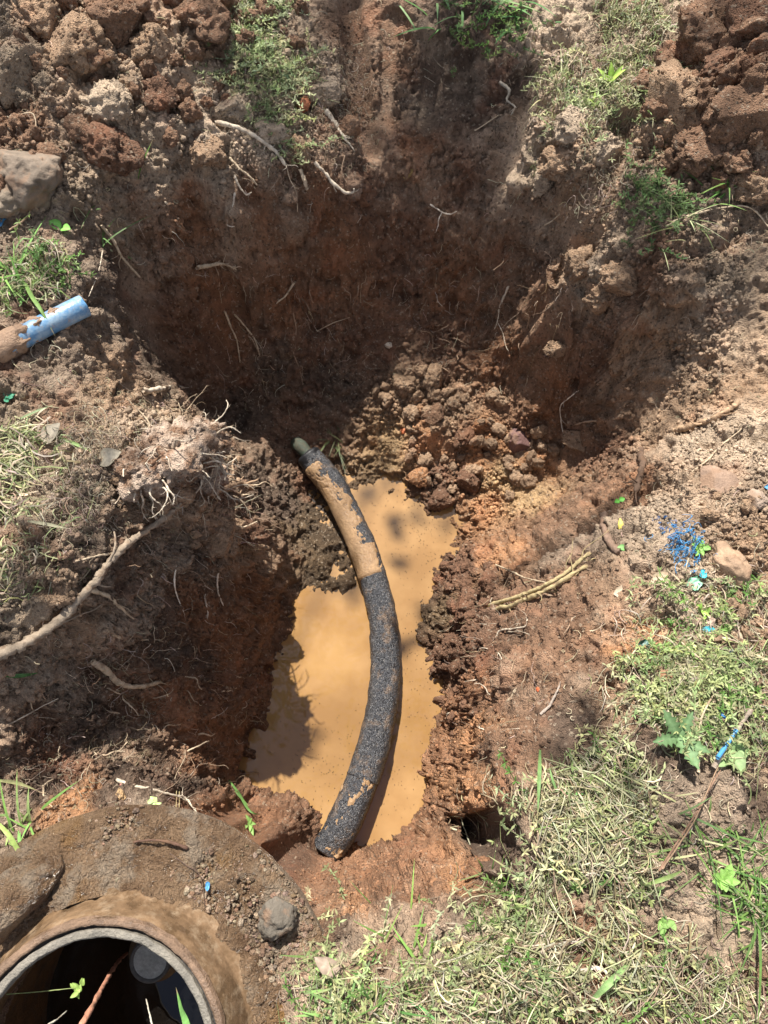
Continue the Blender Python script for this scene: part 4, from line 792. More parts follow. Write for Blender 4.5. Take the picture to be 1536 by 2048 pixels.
for k in range(95):
    j = k % 4; cpx, cpy, cz, cr = ((350,905,-.03,.080), (392,890,-.09,.062), (405,950,-.22,.055), (290,940,-.02,.06))[j]; c0 = un(cpx, cpy, cz); d = rng.normal(0, 1, 3)+[.35, -.35, .25]; d[2] = max(d[2], -.3); d /= np.linalg.norm(d); p = c0+d*cr*[.9, .9, .65]; q_ = [p]; L = rng.uniform(.03, .12)
    for _ in range(4):
        d = d+rng.normal(0, .45, 3)+[0, 0, -.22]; d /= np.linalg.norm(d); q_.append(q_[-1]+d*L/4)
    bag = Bag(); r = rng.uniform(.0009, .0030); branch(bag, q_, r, r*.4, np.array(PALE)*rng.uniform(.75, 1.2), 4, ns=6); tag(bag.build('root', ROOT), 'one of many short wiry roots sticking out of the pale root clump', 'root', 'roots out of the pale root clump')
# more roots alike
def wall_roots(pl, n_, lab, grp, c, rr, L_):
    xy = sample(pl, n_, .02)
    for x, y in xy:
        b = surf(x, y); nn = snorm(x, y); d = nn*.6+rng.normal(0, .5, 3); q_ = [b-nn*.005]; L = rng.uniform(*L_)
        for k in range(4):
            d = d+rng.normal(0, .4, 3)+[0, 0, -.3]; d /= np.linalg.norm(d); p = q_[-1]+d*L/4; g = surf(p[0], p[1]); p[2] = max(p[2], g[2]+.002); q_.append(p)
        bag = Bag(); r = rng.uniform(*rr); branch(bag, q_, r, r*.4, np.array(c)*rng.uniform(.75, 1.15), 3, ns=6); tag(bag.build('root', ROOT), lab, 'root', grp)
wall_roots(poly([(250,860),(420,840),(540,1080),(420,1140),(240,1050)]), 34, 'one of many short wiry roots bristling from the root clump on the left bank', 'roots in the left root clump', TAN, (.0012, .0032), (.04, .12))
wall_roots(poly([(330,430),(1040,350),(1100,700),(520,760)]), 30, 'one of many short roots poking out of the shaded far wall', 'roots in the far wall', BRN, (.001, .0025), (.03, .09))
wall_roots(poly([(930,1200),(1040,1200),(1040,1480),(950,1500)]), 16, 'one of many pale rootlets along the right brink', 'rootlets along the right brink', PALE, (.001, .0024), (.03, .08))
wall_roots(poly([(0,1340),(350,1200),(420,1400),(300,1600),(0,1600)]), 30, 'one of many torn roots in the dark left hollow', 'roots in the left hollow', TAN, (.0012, .003), (.03, .10))

# ------------------------------------------------------------------ grass blades and plants one can count
def blade(bag, pts, w, color, K=14, roll=0.):
    p = smooth_path(pts, K); T = np.gradient(p, axis=0); s = np.cross(T, [0, 0, 1.]); s /= np.linalg.norm(s, axis=1)[:, None]+1e-9
    t = np.linspace(0, 1, K); ww = w*np.clip(np.minimum(1, .55+t*1.5), 0, 1)*np.clip((1-t)*2.2, .04, 1)
    mid = p.copy(); up = np.cross(s, T); up /= np.linalg.norm(up, axis=1)[:, None]+1e-9; up *= np.sign(up[:, 2:3]+1e-6)
    L = p-s*ww[:, None]/2+up*ww[:, None]*.22; R = p+s*ww[:, None]/2+up*ww[:, None]*.22
    V = np.stack([L, mid, R], 1).reshape(-1, 3); b = np.arange(K-1)*3
    Q = np.vstack([np.stack([b, b+1, b+4, b+3], 1), np.stack([b+1, b+2, b+5, b+4], 1)])
    c = np.array(color)[None]*(1+.2*fbm(V*60, 2, 5))[:, None]; c = np.where(np.repeat(t, 3)[:, None] > .9, np.array([.4, .33, .18]), c); bag.add(V, Q, c)
BL = [
 ('long green grass blade lying across the muddy blue pipe', [(45,555,.02),(62,590,.06),(85,625,.08),(110,672,.03)], .013, (.16,.27,.07)),
 ('upright green blade in the left heap above the turf', [(276,360,.01),(286,325,.05),(306,278,.09)], .010, (.16,.28,.07)),
 ('pale green blade on the soil of the left bank', [(105,872,.01),(150,888,.015),(197,910,.01)], .011, (.24,.36,.12)),
 ('flat dull green blade on the left bank above the striped blade', [(40,838,.01),(75,822,.015),(112,808,.01)], .008, (.22,.30,.15)),
 ('dry folded blade across the shaded turf at the left', [(55,1042,.01),(100,1050,.02),(150,1060,.01)], .010, (.38,.36,.24)),
 ('wide dark green blade at the left edge under the long root', [(-10,1348,.01),(40,1352,.02),(85,1344,.01)], .012, (.10,.22,.07)),
 ('bright green blade with brown notch reaching onto the slab at left', [(-10,1640,.05),(20,1672,.06),(50,1720,.05),(88,1758,.03)], .013, (.36,.48,.14)),
 ('vivid green blade standing beside the mud coated flap', [(10,1818,.02),(20,1780,.05),(38,1722,.06)], .009, (.14,.42,.08)),
 ('yellowed blade entering from the left edge above the slab', [(-10,1560,.04),(35,1566,.04),(78,1582,.02)], .010, (.42,.42,.2)),
 ('green blade tips by the water at the near left shore', [(458,1560,.02),(480,1590,.03),(500,1622,.02),(524,1630,.01)], .010, (.13,.25,.07)),
 ('second green blade at the near left shore, closer to the bank', [(470,1582,.02),(486,1600,.03),(498,1612,.02)], .008, (.16,.28,.08)),
 ('broad pale green blade lying on the straw near the bottom', [(1184,2000,.02),(1215,1968,.035),(1245,1940,.035),(1275,1905,.02)], .016, (.27,.42,.16)),
 ('dark green blade pair at the bottom centre', [(790,1990,.01),(825,2005,.02),(860,2030,.02),(885,2052,.01)], .009, (.16,.36,.12)),
 ('green blade lying flat in the straw at right of the burrow', [(1105,1582,.02),(1150,1586,.03),(1212,1588,.02)], .009, (.16,.36,.10)),
 ('short green leaf at the foot of the grey stone', [(500,1910,.01),(515,1906,.015),(535,1902,.01)], .008, (.14,.28,.08)),
 ('dark upright blade in the straw left of centre right', [(1080,1500,.01),(1078,1560,.05),(1075,1640,.04)], .010, (.17,.29,.10)),
 ('curved thin green blade near the burrow', [(1120,1595,.02),(1105,1560,.05),(1098,1530,.06)], .006, (.20,.34,.12)),
 ('green leaf tip at the bottom edge among weeds', [(1290,1770,.02),(1335,1755,.035),(1372,1738,.03)], .010, (.22,.30,.10)),
]
for lab, pts, w, c in BL:
    bag = Bag(); blade(bag, [HIT(a, b)-raydir(a, b)*l for a, b, l in pts], w*.75, c); tag(bag.build('wild_grass', GRASS), lab, 'wild grass')
def tuft(px, py, n_, h, w, pal, label, spread=.012, lean=(.2, 1.4), name='grass_tuft', cat='grass tuft', down=False):
    c = HIT(px, py); xy = c[:2]+rng.normal(0, spread, (n_, 2)); p_, s_ = tuft_paths(xy, h, lean, 8, 1.)
    if down: p_[..., 1] -= np.abs(p_[..., 1]-p_[:, :1, 1])*1.6; p_[..., 2] -= ((p_[..., 1]-p_[:, :1, 1])**2)*1.5
    bag = Bag(); V, Q, C = strips(p_, rng.uniform(w*.6, w, n_)[:, None]*np.array([[.6, .9, 1, .95, .85, .7, .45, .05]]), s_, jitter(pal, n_, .15)); bag.add(V, Q, C)
    return tag(bag.build(name, GRASS), label, cat)
tuft(880, 20, 9, (.05, .11), .010, [(.14,.27,.09),(.2,.34,.14)], 'spreading tuft of broad green blades on the far rim', .03, (.5, 1.4))
tuft(965, 15, 8, (.05, .11), .009, [(.12,.24,.08),(.2,.34,.12)], 'second tuft of broad green blades at the top edge, nearest the dark leafy tuft', .03, (.5, 1.5))
tuft(1030, 40, 10, (.04, .10), .010, [(.09,.2,.06)], 'dark leafy tuft at the top edge beside the straw', .03, (.4, 1.4))
tuft(1440, 385, 26, (.03, .065), .0045, [(.12,.24,.06),(.18,.3,.08)], 'small dense green tuft below the clods at the right edge', .022)
tuft(1375, 445, 16, (.03, .06), .004, OLIVE, 'thin olive tuft on the slope left of the dense green tuft', .03)
tuft(1300, 395, 12, (.03, .07), .004, [(.13,.22,.07)], 'dark green weed tuft at the head of the right slope', .02)
tuft(1500, 1790, 36, (.03, .07), .0055, GREEN, 'lush green tuft at the right edge low in the picture', .03)
tuft(1390, 1650, 20, (.03, .08), .0045, GREEN+OLIVE, 'green tuft beside the brown stalks at lower right', .035)
tuft(20, 560, 14, (.03, .08), .008, [(.16,.32,.07),(.24,.42,.10)], 'bright green tuft at the left edge above the blue pipe', .02)
tuft(200, 455, 10, (.03, .07), .005, [(.14,.24,.08)], 'loose green tuft at the lip of the pit on the left', .03)
tuft(15, 1670, 22, (.03, .08), .007, [(.2,.36,.09),(.3,.4,.14)], 'ragged green tuft at the left edge beside the slab', .025)
tuft(670, 880, 16, (.03, .07), .004, [(.10,.12,.05)], 'dull grass tuft in the shade behind the black pipe', .012)
tuft(840, 1890, 24, (.02, .05), .006, [(.24,.40,.10)], 'fresh green weed tuft at the bottom left of the straw', .02)
tuft(660, 2010, 20, (.02, .05), .006, [(.26,.42,.14)], 'small weed tuft near the bottom centre', .02)

def leaf_shape(base, az, el, L, Wd, lobes, color, K=16):
    """A single real leaf: lobed outline with thickness-free lamina, a midrib ridge and a curve."""
    t = np.linspace(0, 1, K); d = np.array([math.cos(az)*math.cos(el), math.sin(az)*math.cos(el), math.sin(el)]); s = np.array([-math.sin(az), math.cos(az), 0.]); up = np.cross(d, s)*-1
    if up[2] < 0: up = -up
    p = base[None]+d[None]*(t*L)[:, None]+up[None]*(np.sin(t*2.2)*L*.10)[:, None]
    prof = np.sin(np.clip(t**.75, 0, 1)*math.pi)**.8*Wd
    if lobes: prof *= .45+.55*np.abs(((t*lobes) % 1)*2-1)
    prof += .0008
    Lf = p-s*prof[:, None]/2+up*prof[:, None]*.15; R = p+s*prof[:, None]/2+up*prof[:, None]*.15
    V = np.stack([Lf, p, R], 1).reshape(-1, 3); b = np.arange(K-1)*3
    Q = np.vstack([np.stack([b, b+1, b+4, b+3], 1), np.stack([b+1, b+2, b+5, b+4], 1)])
    c = np.tile(np.array(color, float), (len(V), 1)); c[1::3] = c[1::3]*1.5+.03; return V, Q, c
def rosette(px, py, n_, L, Wd, lobes, color, label, cat='weed', name='weed', az0=None, el=(.1, .5), spread=0.):
    h = HIT(px, py)+np.array([0, 0, .006 if L < .06 else .028]); bag = Bag()
    for k in range(n_):
        az = 2*math.pi*k/n_+rng.normal(0, .25) if az0 is None else az0[k]
        V, Q, C = leaf_shape(h+np.r_[rng.normal(0, spread, 2), 0], az, rng.uniform(*el), L*rng.uniform(.75, 1.1), Wd*rng.uniform(.8, 1.1), lobes, np.array(color)*rng.uniform(.85, 1.15), 26 if lobes else 12); bag.add(V, Q, C)
    return tag(bag.build(name, GRASS), label, cat)
rosette(1345, 1478, 5, .072, .034, 5, (.10,.18,.07), 'dandelion like weed with big jagged leaves among the grass at right', az0=[2.1, -.5, -1.2, 1.0, 3.3], name='dandelion', cat='dandelion')
rosette(1455, 1500, 5, .045, .038, 0, (.20,.30,.12), 'round leaved dull green weed beside the dandelion')
rosette(1218, 172, 7, .055, .018, 0, (.34,.50,.10), 'bright yellow green seedling standing at the upper right bank', el=(.3, 1.1), spread=.003)
rosette(1190, 215, 6, .035, .012, 0, (.36,.48,.12), 'small yellow green shoot just below the bright seedling', el=(.2, .8), spread=.003)
rosette(1237, 1003, 2, .016, .014, 0, (.12,.42,.06), 'single tiny round green leaf on the right slope', el=(.1, .2))
rosette(1250, 1098, 2, .022, .014, 0, (.20,.42,.14), 'little green leaf beside the bent dark root stub')
rosette(1405, 1225, 7, .022, .008, 0, (.26,.42,.08), 'small green sprout above the turquoise scrap', el=(.2, .9), spread=.004)
rosette(1395, 1098, 12, .022, .010, 0, (.18,.36,.08), 'little leafy weed right of the blue twine', spread=.004)
rosette(1150, 1765, 8, .018, .012, 0, (.24,.42,.12), 'clover like weed in the middle of the straw mat', spread=.004)
rosette(1445, 1760, 14, .022, .015, 0, (.2,.36,.08), 'patch of bright clover leaves left of the lush tuft', spread=.004)
rosette(1330, 1845, 10, .018, .010, 0, (.2,.34,.09), 'bright little weed among the straw at lower right', spread=.004)
rosette(660, 1930, 10, .022, .010, 0, (.28,.46,.14), 'small sprouting weed on the crumbly soil at bottom centre', spread=.004)
rosette(395, 1738, 7, .008, .004, 0, (.40,.60,.10), 'tiny green seedling on the muddy slab', el=(.3, 1), spread=.003)
rosette(500, 1650, 6, .03, .009, 0, (.17,.30,.07), 'weed with narrow leaves at the near left shore', spread=.004)
rosette(310, 1606, 5, .018, .010, 0, (.45,.60,.25), 'pale green sprout on the far edge of the slab', el=(.1, .4), spread=.004)
rosette(125, 460, 2, .035, .028, 0, (.18,.42,.08), 'single fresh green leaf in the turf at left')
def dead_leaf(px, py, L, Wd, c, label, az, el=.15):
    h = HIT(px, py)+np.array([0, 0, .008]); bag = Bag(); V, Q, C = leaf_shape(h, az, el, L, Wd, 0, c, 14); V += (fbm(V*70, 2, 3)*.004)[:, None]*np.array([0, 0, 1]); bag.add(V, Q, C)
    tag(bag.build('dead_leaf', GRASS), label, 'dead leaf')
dead_leaf(808, 362, .05, .035, (.30,.20,.08), 'crumpled yellow brown leaf stuck on the shaded far wall', .6, .6)
dead_leaf(200, 930, .06, .045, (.36,.32,.24), 'grey curled dead leaf in the turf at left', .4)
dead_leaf(680, 1945, .055, .03, (.34,.26,.20), 'brown dead leaf near the bottom centre', 2.6)
dead_leaf(1050, 1968, .045, .02, (.42,.24,.14), 'reddish dead leaf in the straw at the bottom', .5)
dead_leaf(1238, 1062, .03, .012, (.55,.45,.10), 'narrow yellow leaf beside the bent dark root stub', 1.5)
dead_leaf(1300, 1165, .05, .03, (.45,.35,.24), 'papery tan leaf below the blue twine', .2)
dead_leaf(1225, 1190, .06, .03, (.44,.36,.26), 'curled pale leaf fragment on the right ground', .1)
dead_leaf(90, 890, .06, .04, (.33,.29,.22), 'flattened grey leaf at the left of the bank', .9)

# ------------------------------------------------------------------ the black insulated pipe
def tube_path(pts, n_): return smooth_path(pts, n_)
def frame(p):
    T = np.gradient(p, axis=0); T /= np.linalg.norm(T, axis=1)[:, None]; A = np.cross(T, [0, 0, 1.]); A /= np.linalg.norm(A, axis=1)[:, None]; B = np.cross(A, T); return T, A, B
def shell(p, rad, nt=96, th0=0., th1=2*math.pi, disp=None):
    T, A, B = frame(p); closed = abs(th1-th0-2*math.pi) < 1e-6; th = np.linspace(th0, th1, nt, endpoint=not closed)
    R = np.broadcast_to(np.asarray(rad, float), (len(p),))[:, None]*np.ones((1, nt)); V = p[:, None]+R[..., None]*(A[:, None]*np.cos(th)[:, None]+B[:, None]*np.sin(th)[:, None])
    if disp is not None: V = V+disp(V, th[None]*np.ones((len(p), 1)), np.linspace(0, 1, len(p))[:, None]*np.ones((1, nt)))[..., None]*(A[:, None]*np.cos(th)[:, None]+B[:, None]*np.sin(th)[:, None])
    K = len(p); b = (np.arange(K-1)*nt)[:, None]; j = np.arange(nt if closed else nt-1)[None]; j2 = (j+1) % nt
    Q = np.stack([b+j, b+nt+j, b+nt+j2, b+j2], -1).reshape(-1, 4); return V.reshape(-1, 3), Q
def f3(V, s, o=3, seed=0): return fbm(V.reshape(-1, 3)*s, o, seed).reshape(V.shape[:2])
def insulation_material():
    m, t, b = nodes('black_insulation')
    v = N(t, 'ShaderNodeTexVoronoi'); v.inputs['Scale'].default_value = 330; geo = N(t, 'ShaderNodeNewGeometry').outputs['Position']; t.links.new(geo, v.inputs['Vector'])
    sep = N(t, 'ShaderNodeSeparateColor'); t.links.new(v.outputs['Color'], sep.inputs[0])
    c = mixc(t, ramp(t, sep.outputs[0], .2, 1., 0, 1), (.012, .013, .016), (.075, .078, .088))
    c = mixc(t, ramp(t, sep.outputs[1], .93, .96, 0, .45), c, (.36, .33, .30))
    smear = noise(t, 16, 7, .75)
    c = mixc(t, ramp(t, smear, .53, .70, 0, .6), c, (.30, .19, .11))
    t.links.new(c, b.inputs['Base Color']); t.links.new(ramp(t, sep.outputs[2], 0, 1, .22, .65), b.inputs['Roughness']); b.inputs['Specular IOR Level'].default_value = .6
    bump(t, b, math_(t, 'SUBTRACT', noise(t, 190, 3, .7), v.outputs['Distance']), .0035, .8); return m
def mud_material(name, c1, c2, rough=(.25, .8), fleck=.0):
    m, t, b = nodes(name); n1 = noise(t, 22, 5, .65); n2 = noise(t, 120, 4, .7)
    c = mixc(t, ramp(t, n1, .35, .65), c1, c2); c = mixc(t, 1., c, c, 'MIX'); c = vmul(t, c, ramp(t, n2, .3, .7, .75, 1.2))
    t.links.new(c, b.inputs['Base Color']); t.links.new(ramp(t, noise(t, 11, 3, .6), .42, .6, rough[0], rough[1]), b.inputs['Roughness'])
    bump(t, b, math_(t, 'ADD', n2, noise(t, 300, 3, .6)), .004, .8); return m
INS = insulation_material(); MUD = mud_material('ochre_mud', (.27, .165, .085), (.37, .235, .125))
PP = [(612,905,-.83),(632,930,-.845),(665,970,-.87),(697,1030,-.885),(728,1100,-.895),(750,1170,-.90),(766,1240,-.90),(771,1310,-.90),(767,1390,-.895),(754,1460,-.89),(734,1530,-.88),(708,1600,-.872),(680,1660,-.87),(654,1702,-.885)]
pw = np.array([un(*p) for p in PP]); pc = tube_path(pw, 260)
T_, A_, B_ = frame(pc); u = np.linspace(0, 1, 260)
PR = np.interp(u, [0, .1, .4, .75, .9, 1], [.041, .044, .046, .050, .052, .050])
rootE = empty('insulated_pipe', 'black foam insulated pipe curving through the muddy water, partly caked in ochre mud', 'pipe', pw[-1].tolist())
i0 = 8; js = 205    # lap joint
def dsl(V, th, t):
    d = .0016*f3(V, 60, 3, 1)+.0012*f3(V, 300, 2, 2)+.002*f3(V, 14, 2, 3); return d-.006*np.clip((t-.97)/.03, 0, 1)*(.6+f3(V, 30, 2, 4))
V, Q = shell(pc[i0:js+3], PR[i0:js+3], 96, disp=lambda V, th, t: .0022*f3(V, 60, 3, 1)+.001*f3(V, 300, 2, 2)+.0045*f3(V, 14, 3, 3)+.0016)
insA = under(mesh('insulation', V, Q, INS), rootE)
V, Q = shell(pc[js:], PR[js:]-.0012, 96, disp=dsl); nV = len(V); cen = pc[-1]+T_[-1]*.004
V = np.vstack([V, cen]); last = np.arange(nV-96, nV); Tr = np.stack([last, np.full(96, nV), np.roll(last, -1)], 1)
o = mesh('insulation', V, [Q, Tr], INS); under(o, rootE); insB = o; o['label'] = 'lower length of insulation past the lap joint, closed black end'
lapc = pc[js-1:js+4]; 
V, Q = shell(smooth_path(lapc, 24), PR[js]+.002, 40, math.radians(25), math.radians(150), lambda V, th, t: .001*f3(V, 80, 3, 6)-.004*(np.abs(t-.5)*2)**4)
under(mesh('lap_joint', V, Q, INS), rootE)
# end collar and the bare metal stub inside
RUB = nodes('black_rubber'); RUB[2].inputs['Base Color'].default_value = (.012, .012, .014, 1); RUB[2].inputs['Roughness'].default_value = .45; bump(RUB[1], RUB[2], noise(RUB[1], 90, 4, .6), .003, .6)
n_ = 18; cp = tube_path(pc[2:20], n_)
V, Q = shell(cp, PR[4]+.003, 64, disp=lambda V, th, t: .0025*f3(V, 40, 3, 7)-.006*np.clip((.15-t)/.15, 0, 1)-.004*np.clip((t-.8)/.2, 0, 1))
under(mesh('end_collar', V, Q, RUB[0]), rootE)
e0 = cp[0]; Td = (cp[0]-cp[3]); Td /= np.linalg.norm(Td)
ring = np.array([np.r_[i, (i+1) % 64] for i in range(64)])
V2, Q2 = shell(np.array([e0+Td*.001, e0+Td*.0012, e0+Td*.0014]), [PR[0]-.004, .03, .020], 64); under(mesh('end_face', V2, Q2, RUB[0]), rootE)
cop = mud_material('green_corroded_metal', (.03, .055, .038), (.09, .07, .045), (.4, .8))
V, Q = shell(tube_path([e0-Td*.02, e0+Td*.03, e0+Td*.045+np.array([0, 0, -.012]), e0+Td*.07+np.array([0, 0, -.035])], 14), .024, 40, disp=lambda V, th, t: .003*f3(V, 50, 3, 9)); under(mesh('metal_stub', V, Q, cop), rootE)
# mud crust: breaks through only where it is caked
def crust(V, th, t):
    side = np.cos(th-math.radians(30)); n1 = f3(V, 24, 4, 12); up = np.clip((t-.06)/.05, 0, 1)*np.clip((.985-t)/.015, 0, 1)
    k = side*.8+.6*n1-.22+.5*f3(V, 130, 3, 14); k = np.where(t > .78, k+.9*np.clip(1-abs(th-math.radians(90))/1.9, 0, 1), k); return np.clip(k*up*.02, -.004, .0045)+.0012*f3(V, 140, 3, 13)*(k > 0)-(1-up)*.004
V, Q = shell(pc[12:98], PR[12:98]+.0012, 150, math.radians(-70), math.radians(200), crust); under(mesh('mud_crust', V, Q, MUD), rootE).parent = insA
V, Q = shell(pc[200:256], PR[200:256]+.0006, 110, math.radians(-30), math.radians(220), lambda V, th, t: np.clip((f3(V, 22, 5, 21)+.3*f3(V, 130, 2, 22)-.42)*.02, -.004, .002)); o_ = o; o = mesh('mud_crust', V, Q, MUD); under(o, rootE); o.parent = insB; o['label'] = 'small orange mud smears near the lower end'

# ------------------------------------------------------------------ the broken blue pipe
def blue_material():
    m, t, b = nodes('blue_plastic'); c = mixc(t, ramp(t, noise(t, 30, 5, .7), .42, .62), (.10, .24, .42), (.27, .38, .48))
    c = mixc(t, ramp(t, noise(t, 55, 5, .75), .56, .66, 0, .8), c, (.36, .25, .17)); t.links.new(c, b.inputs['Base Color'])
    t.links.new(ramp(t, noise(t, 20, 4, .6), .4, .6, .25, .7), b.inputs['Roughness']); bump(t, b, noise(t, 80, 5, .7), .002, .6); return m
BLUE = blue_material()
a = HIT(184, 636); bq = HIT(-60, 738); a[2] += .05; bq[2] += .02
ax = a-bq; ax /= np.linalg.norm(ax); rE = empty('blue_pipe', 'muddy blue plastic water pipe with a broken open end sticking out at the left edge', 'pipe', a.tolist())
bpth = np.array([a-ax*s for s in np.linspace(0, .62, 90)])+np.array([0, 0, -.03])*np.linspace(0, 1, 90)[:, None]**2; bpth = bpth
V, Q = shell(bpth, .0275, 72, disp=lambda V, th, t: .0006*f3(V, 60, 2, 1)-.004*np.clip(f3(V, 40, 2, 4), 0, 1)*(t < .01)); o = mesh('pipe_wall', V, Q, BLUE); under(o, rE)
V, Q = shell(bpth[:40], .0235, 72); under(mesh('inner_wall', V, Q[:, ::-1], BLUE), rE)
T2, A2, B2 = frame(bpth); th = np.linspace(0, 2*math.pi, 72, endpoint=False); dirs = A2[0]*np.cos(th)[:, None]+B2[0]*np.sin(th)[:, None]
V = np.vstack([bpth[0]+dirs*.0275, bpth[0]+dirs*.0235]); j = np.arange(72); Q = np.stack([j, (j+1) % 72, 72+(j+1) % 72, 72+j], 1); under(mesh('cut_edge', V, Q, BLUE), rE)
def bcr(V, th, t):
    k = 1.0*f3(V, 26, 5, 31)+.35*f3(V, 110, 3, 33)+.2*np.cos(th)+1.9*(t-.19); return np.clip(k*.03, -.004, .007)+(k > 0)*.002*f3(V, 90, 3, 32)
DMUD = mud_material('brown_mud', (.25, .155, .095), (.38, .25, .16), (.5, .9))
V, Q = shell(bpth[3:], .0277, 140, disp=bcr); under(mesh('mud_crust', V, Q, DMUD), rE)

# ------------------------------------------------------------------ buried chamber with slab, neck and open mouth
CH = np.array([CC[0], CC[1], 0.])
rC = empty('inspection_chamber', 'round open chamber mouth with a mud covered slab around its neck at lower left', 'chamber', (CC[0], CC[1], -.13))
def lathe(prof, nt, th0=0, th1=2*math.pi, disp=None):
    p = np.array(prof, float); closed = abs(th1-th0-2*math.pi) < 1e-6; th = np.linspace(th0, th1, nt, endpoint=not closed); K = len(p)
    V = np.stack([p[:, None, 0]*np.cos(th)[None], p[:, None, 0]*np.sin(th)[None], p[:, None, 1]*np.ones((1, nt))], -1)+CH
    b = (np.arange(K-1)*nt)[:, None]; j = np.arange(nt if closed else nt-1)[None]; j2 = (j+1) % nt
    Q = np.stack([b+j, b+j2, b+nt+j2, b+nt+j], -1).reshape(-1, 4)
    if disp is not None: V = disp(V, th)
    return V.reshape(-1, 3), Q
def dens(pr, n_): 
    pr = np.array(pr, float); s = np.r_[0, np.cumsum(np.linalg.norm(np.diff(pr, axis=0), axis=1))]; u = np.linspace(0, s[-1], n_); return np.c_[np.interp(u, s, pr[:, 0]), np.interp(u, s, pr[:, 1])]
def slab_material():
    m, t, b = nodes('mud_coated_slab'); n1 = noise(t, 13, 5, .65); n2 = noise(t, 60, 5, .7); n3 = noise(t, 260, 4, .7); wetn = noise(t, 8, 5, .65)
    c = mixc(t, ramp(t, n1, .36, .62), (.18, .11, .065), (.35, .235, .145)); 
    w = ramp(t, wetn, .40, .50)
    c = mixc(t, w, mixc(t, ramp(t, n2, .3, .7), (.28, .205, .135), (.37, .285, .20)), c)
    c = mixc(t, ramp(t, noise(t, 6, 3, .5), .56, .66, 0, .8), c, (.36, .20, .07)); c = vmul(t, c, ramp(t, n3, .3, .7, .8, 1.2))
    t.links.new(c, b.inputs['Base Color']); t.links.new(ramp(t, w, 0, 1, .85, .16), b.inputs['Roughness']); b.inputs['Specular IOR Level'].default_value = .7
    bump(t, b, math_(t, 'ADD', math_(t, 'MULTIPLY', n2, 1.6), math_(t, 'MULTIPLY', noise(t, 170, 3, .7), 1.3)), .022, 1.); return m
SLAB = slab_material()
def dslab(V, th):
    sh_ = V.shape[:2]; q_ = V.reshape(-1, 3); r = np.linalg.norm(q_[:, :2]-CC, axis=1); k = np.clip((.425-r)/.03, 0, 1)
    f1, f2, idd = worley(q_/.022+fbm(q_*40, 2, 5)[:, None]*.5, 7); lum = np.sqrt(np.clip(1-f1*f1, 0, 1))*np.clip(fbm(q_*12, 3, 8)*3+.2, 0, 1)
    z = (.018*fbm(q_*9, 4, 1)+.022*fbm(q_*28, 4, 2, .65)+.012*lum*np.clip(fbm(q_*7, 2, 18)*4, 0, 1)+.0035*fbm(q_*120, 3, 3))*k+.006*k; q_ = q_.copy(); q_[:, 2] += z
    ro = (.006*fbm(q_*9, 3, 15))*np.clip((r-.40)/.03, 0, 1); dd = (q_[:, :2]-CC)/r[:, None]; q_[:, :2] += dd*ro[:, None]; return q_.reshape(sh_+(3,))
pr = dens([(.270, -.104), (.30, -.113), (.425, -.125), (.434, -.130), (.434, -.165), (.41, -.19), (.24, -.20)], 190)
V, Q = lathe(pr, 1100, disp=dslab); under(mesh('slab', V, Q, SLAB), rC)
def neck_material():
    m, t, b = nodes('ochre_plastic'); tc = N(t, 'ShaderNodeNewGeometry').outputs['Position']
    n1 = noise(t, 16, 5, .7); n2 = noise(t, 70, 4, .7)
    c = mixc(t, ramp(t, n1, .38, .62), (.10, .062, .034), (.23, .145, .08)); c = mixc(t, ramp(t, noise(t, 26, 8, .8), .50, .66, 0, .7), c, (.36, .27, .18))
    c = mixc(t, ramp(t, n2, .6, .7, 0, .5), c, (.15, .09, .05)); t.links.new(c, b.inputs['Base Color']); t.links.new(ramp(t, n1, .4, .6, .2, .55), b.inputs['Roughness'])
    bump(t, b, math_(t, 'ADD', n1, math_(t, 'MULTIPLY', n2, .4)), .005, .7); return m
NECK = neck_material()
def dn(amp, s):
    def f(V, th):
        q_ = V.reshape(-1, 3).copy(); r = np.linalg.norm(q_[:, :2]-CC, axis=1); dd = (q_[:, :2]-CC)/r[:, None]; q_[:, :2] += dd*(amp*fbm(q_*s, 3, 41))[:, None]; q_[:, 2] += amp*.6*fbm(q_*s*1.4, 3, 42); return q_.reshape(V.shape)
    return f
pr = dens([(.2405, -.004), (.2425, -.014), (.250, -.030), (.258, -.06), (.266, -.085), (.288, -.116)], 60)
V, Q = lathe(pr, 400, disp=dn(.0035, 18)); under(mesh('neck', V, Q, NECK), rC)
RIM = mud_material('rusty_rim', (.11, .068, .042), (.24, .155, .10), (.4, .85)); LIP = mud_material('grey_lip', (.12, .11, .092), (.25, .225, .185), (.5, .85))
o1 = lathe(dens([(.2285, -.012), (.229, -.001), (.233, .0015), (.240, .0005), (.2445, -.008)], 24), 700, disp=dn(.0028, 45)); rimo = under(mesh('rim', *o1, RIM), rC)
GRV = nodes('dark_groove'); GRV[2].inputs['Base Color'].default_value = (.02, .017, .015, 1); GRV[2].inputs['Roughness'].default_value = .6; bump(GRV[1], GRV[2], noise(GRV[1], 80, 4, .6), .003, .6)
o1 = lathe(dens([(.2305, -.004), (.2295, -.014), (.2225, -.0145), (.2205, -.008)], 14), 400, disp=dn(.0008, 40)); g_ = under(mesh('seal_groove', *o1, GRV[0]), rC); g_.parent = rimo
o1 = lathe(dens([(.2235, -.012), (.2225, -.0035), (.219, -.0025), (.2105, -.0030), (.2085, -.006), (.208, -.022)], 24), 600, disp=dn(.0022, 55)); under(mesh('inner_lip', *o1, LIP), rC)
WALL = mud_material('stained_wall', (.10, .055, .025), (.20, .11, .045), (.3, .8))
o1 = lathe(dens([(.2095, -.018), (.214, -.05), (.225, -.12), (.29, -.24), (.30, -.62)], 60), 220, disp=dn(.003, 14)); under(mesh('shaft_wall', o1[0], o1[1][:, ::-1], WALL), rC)
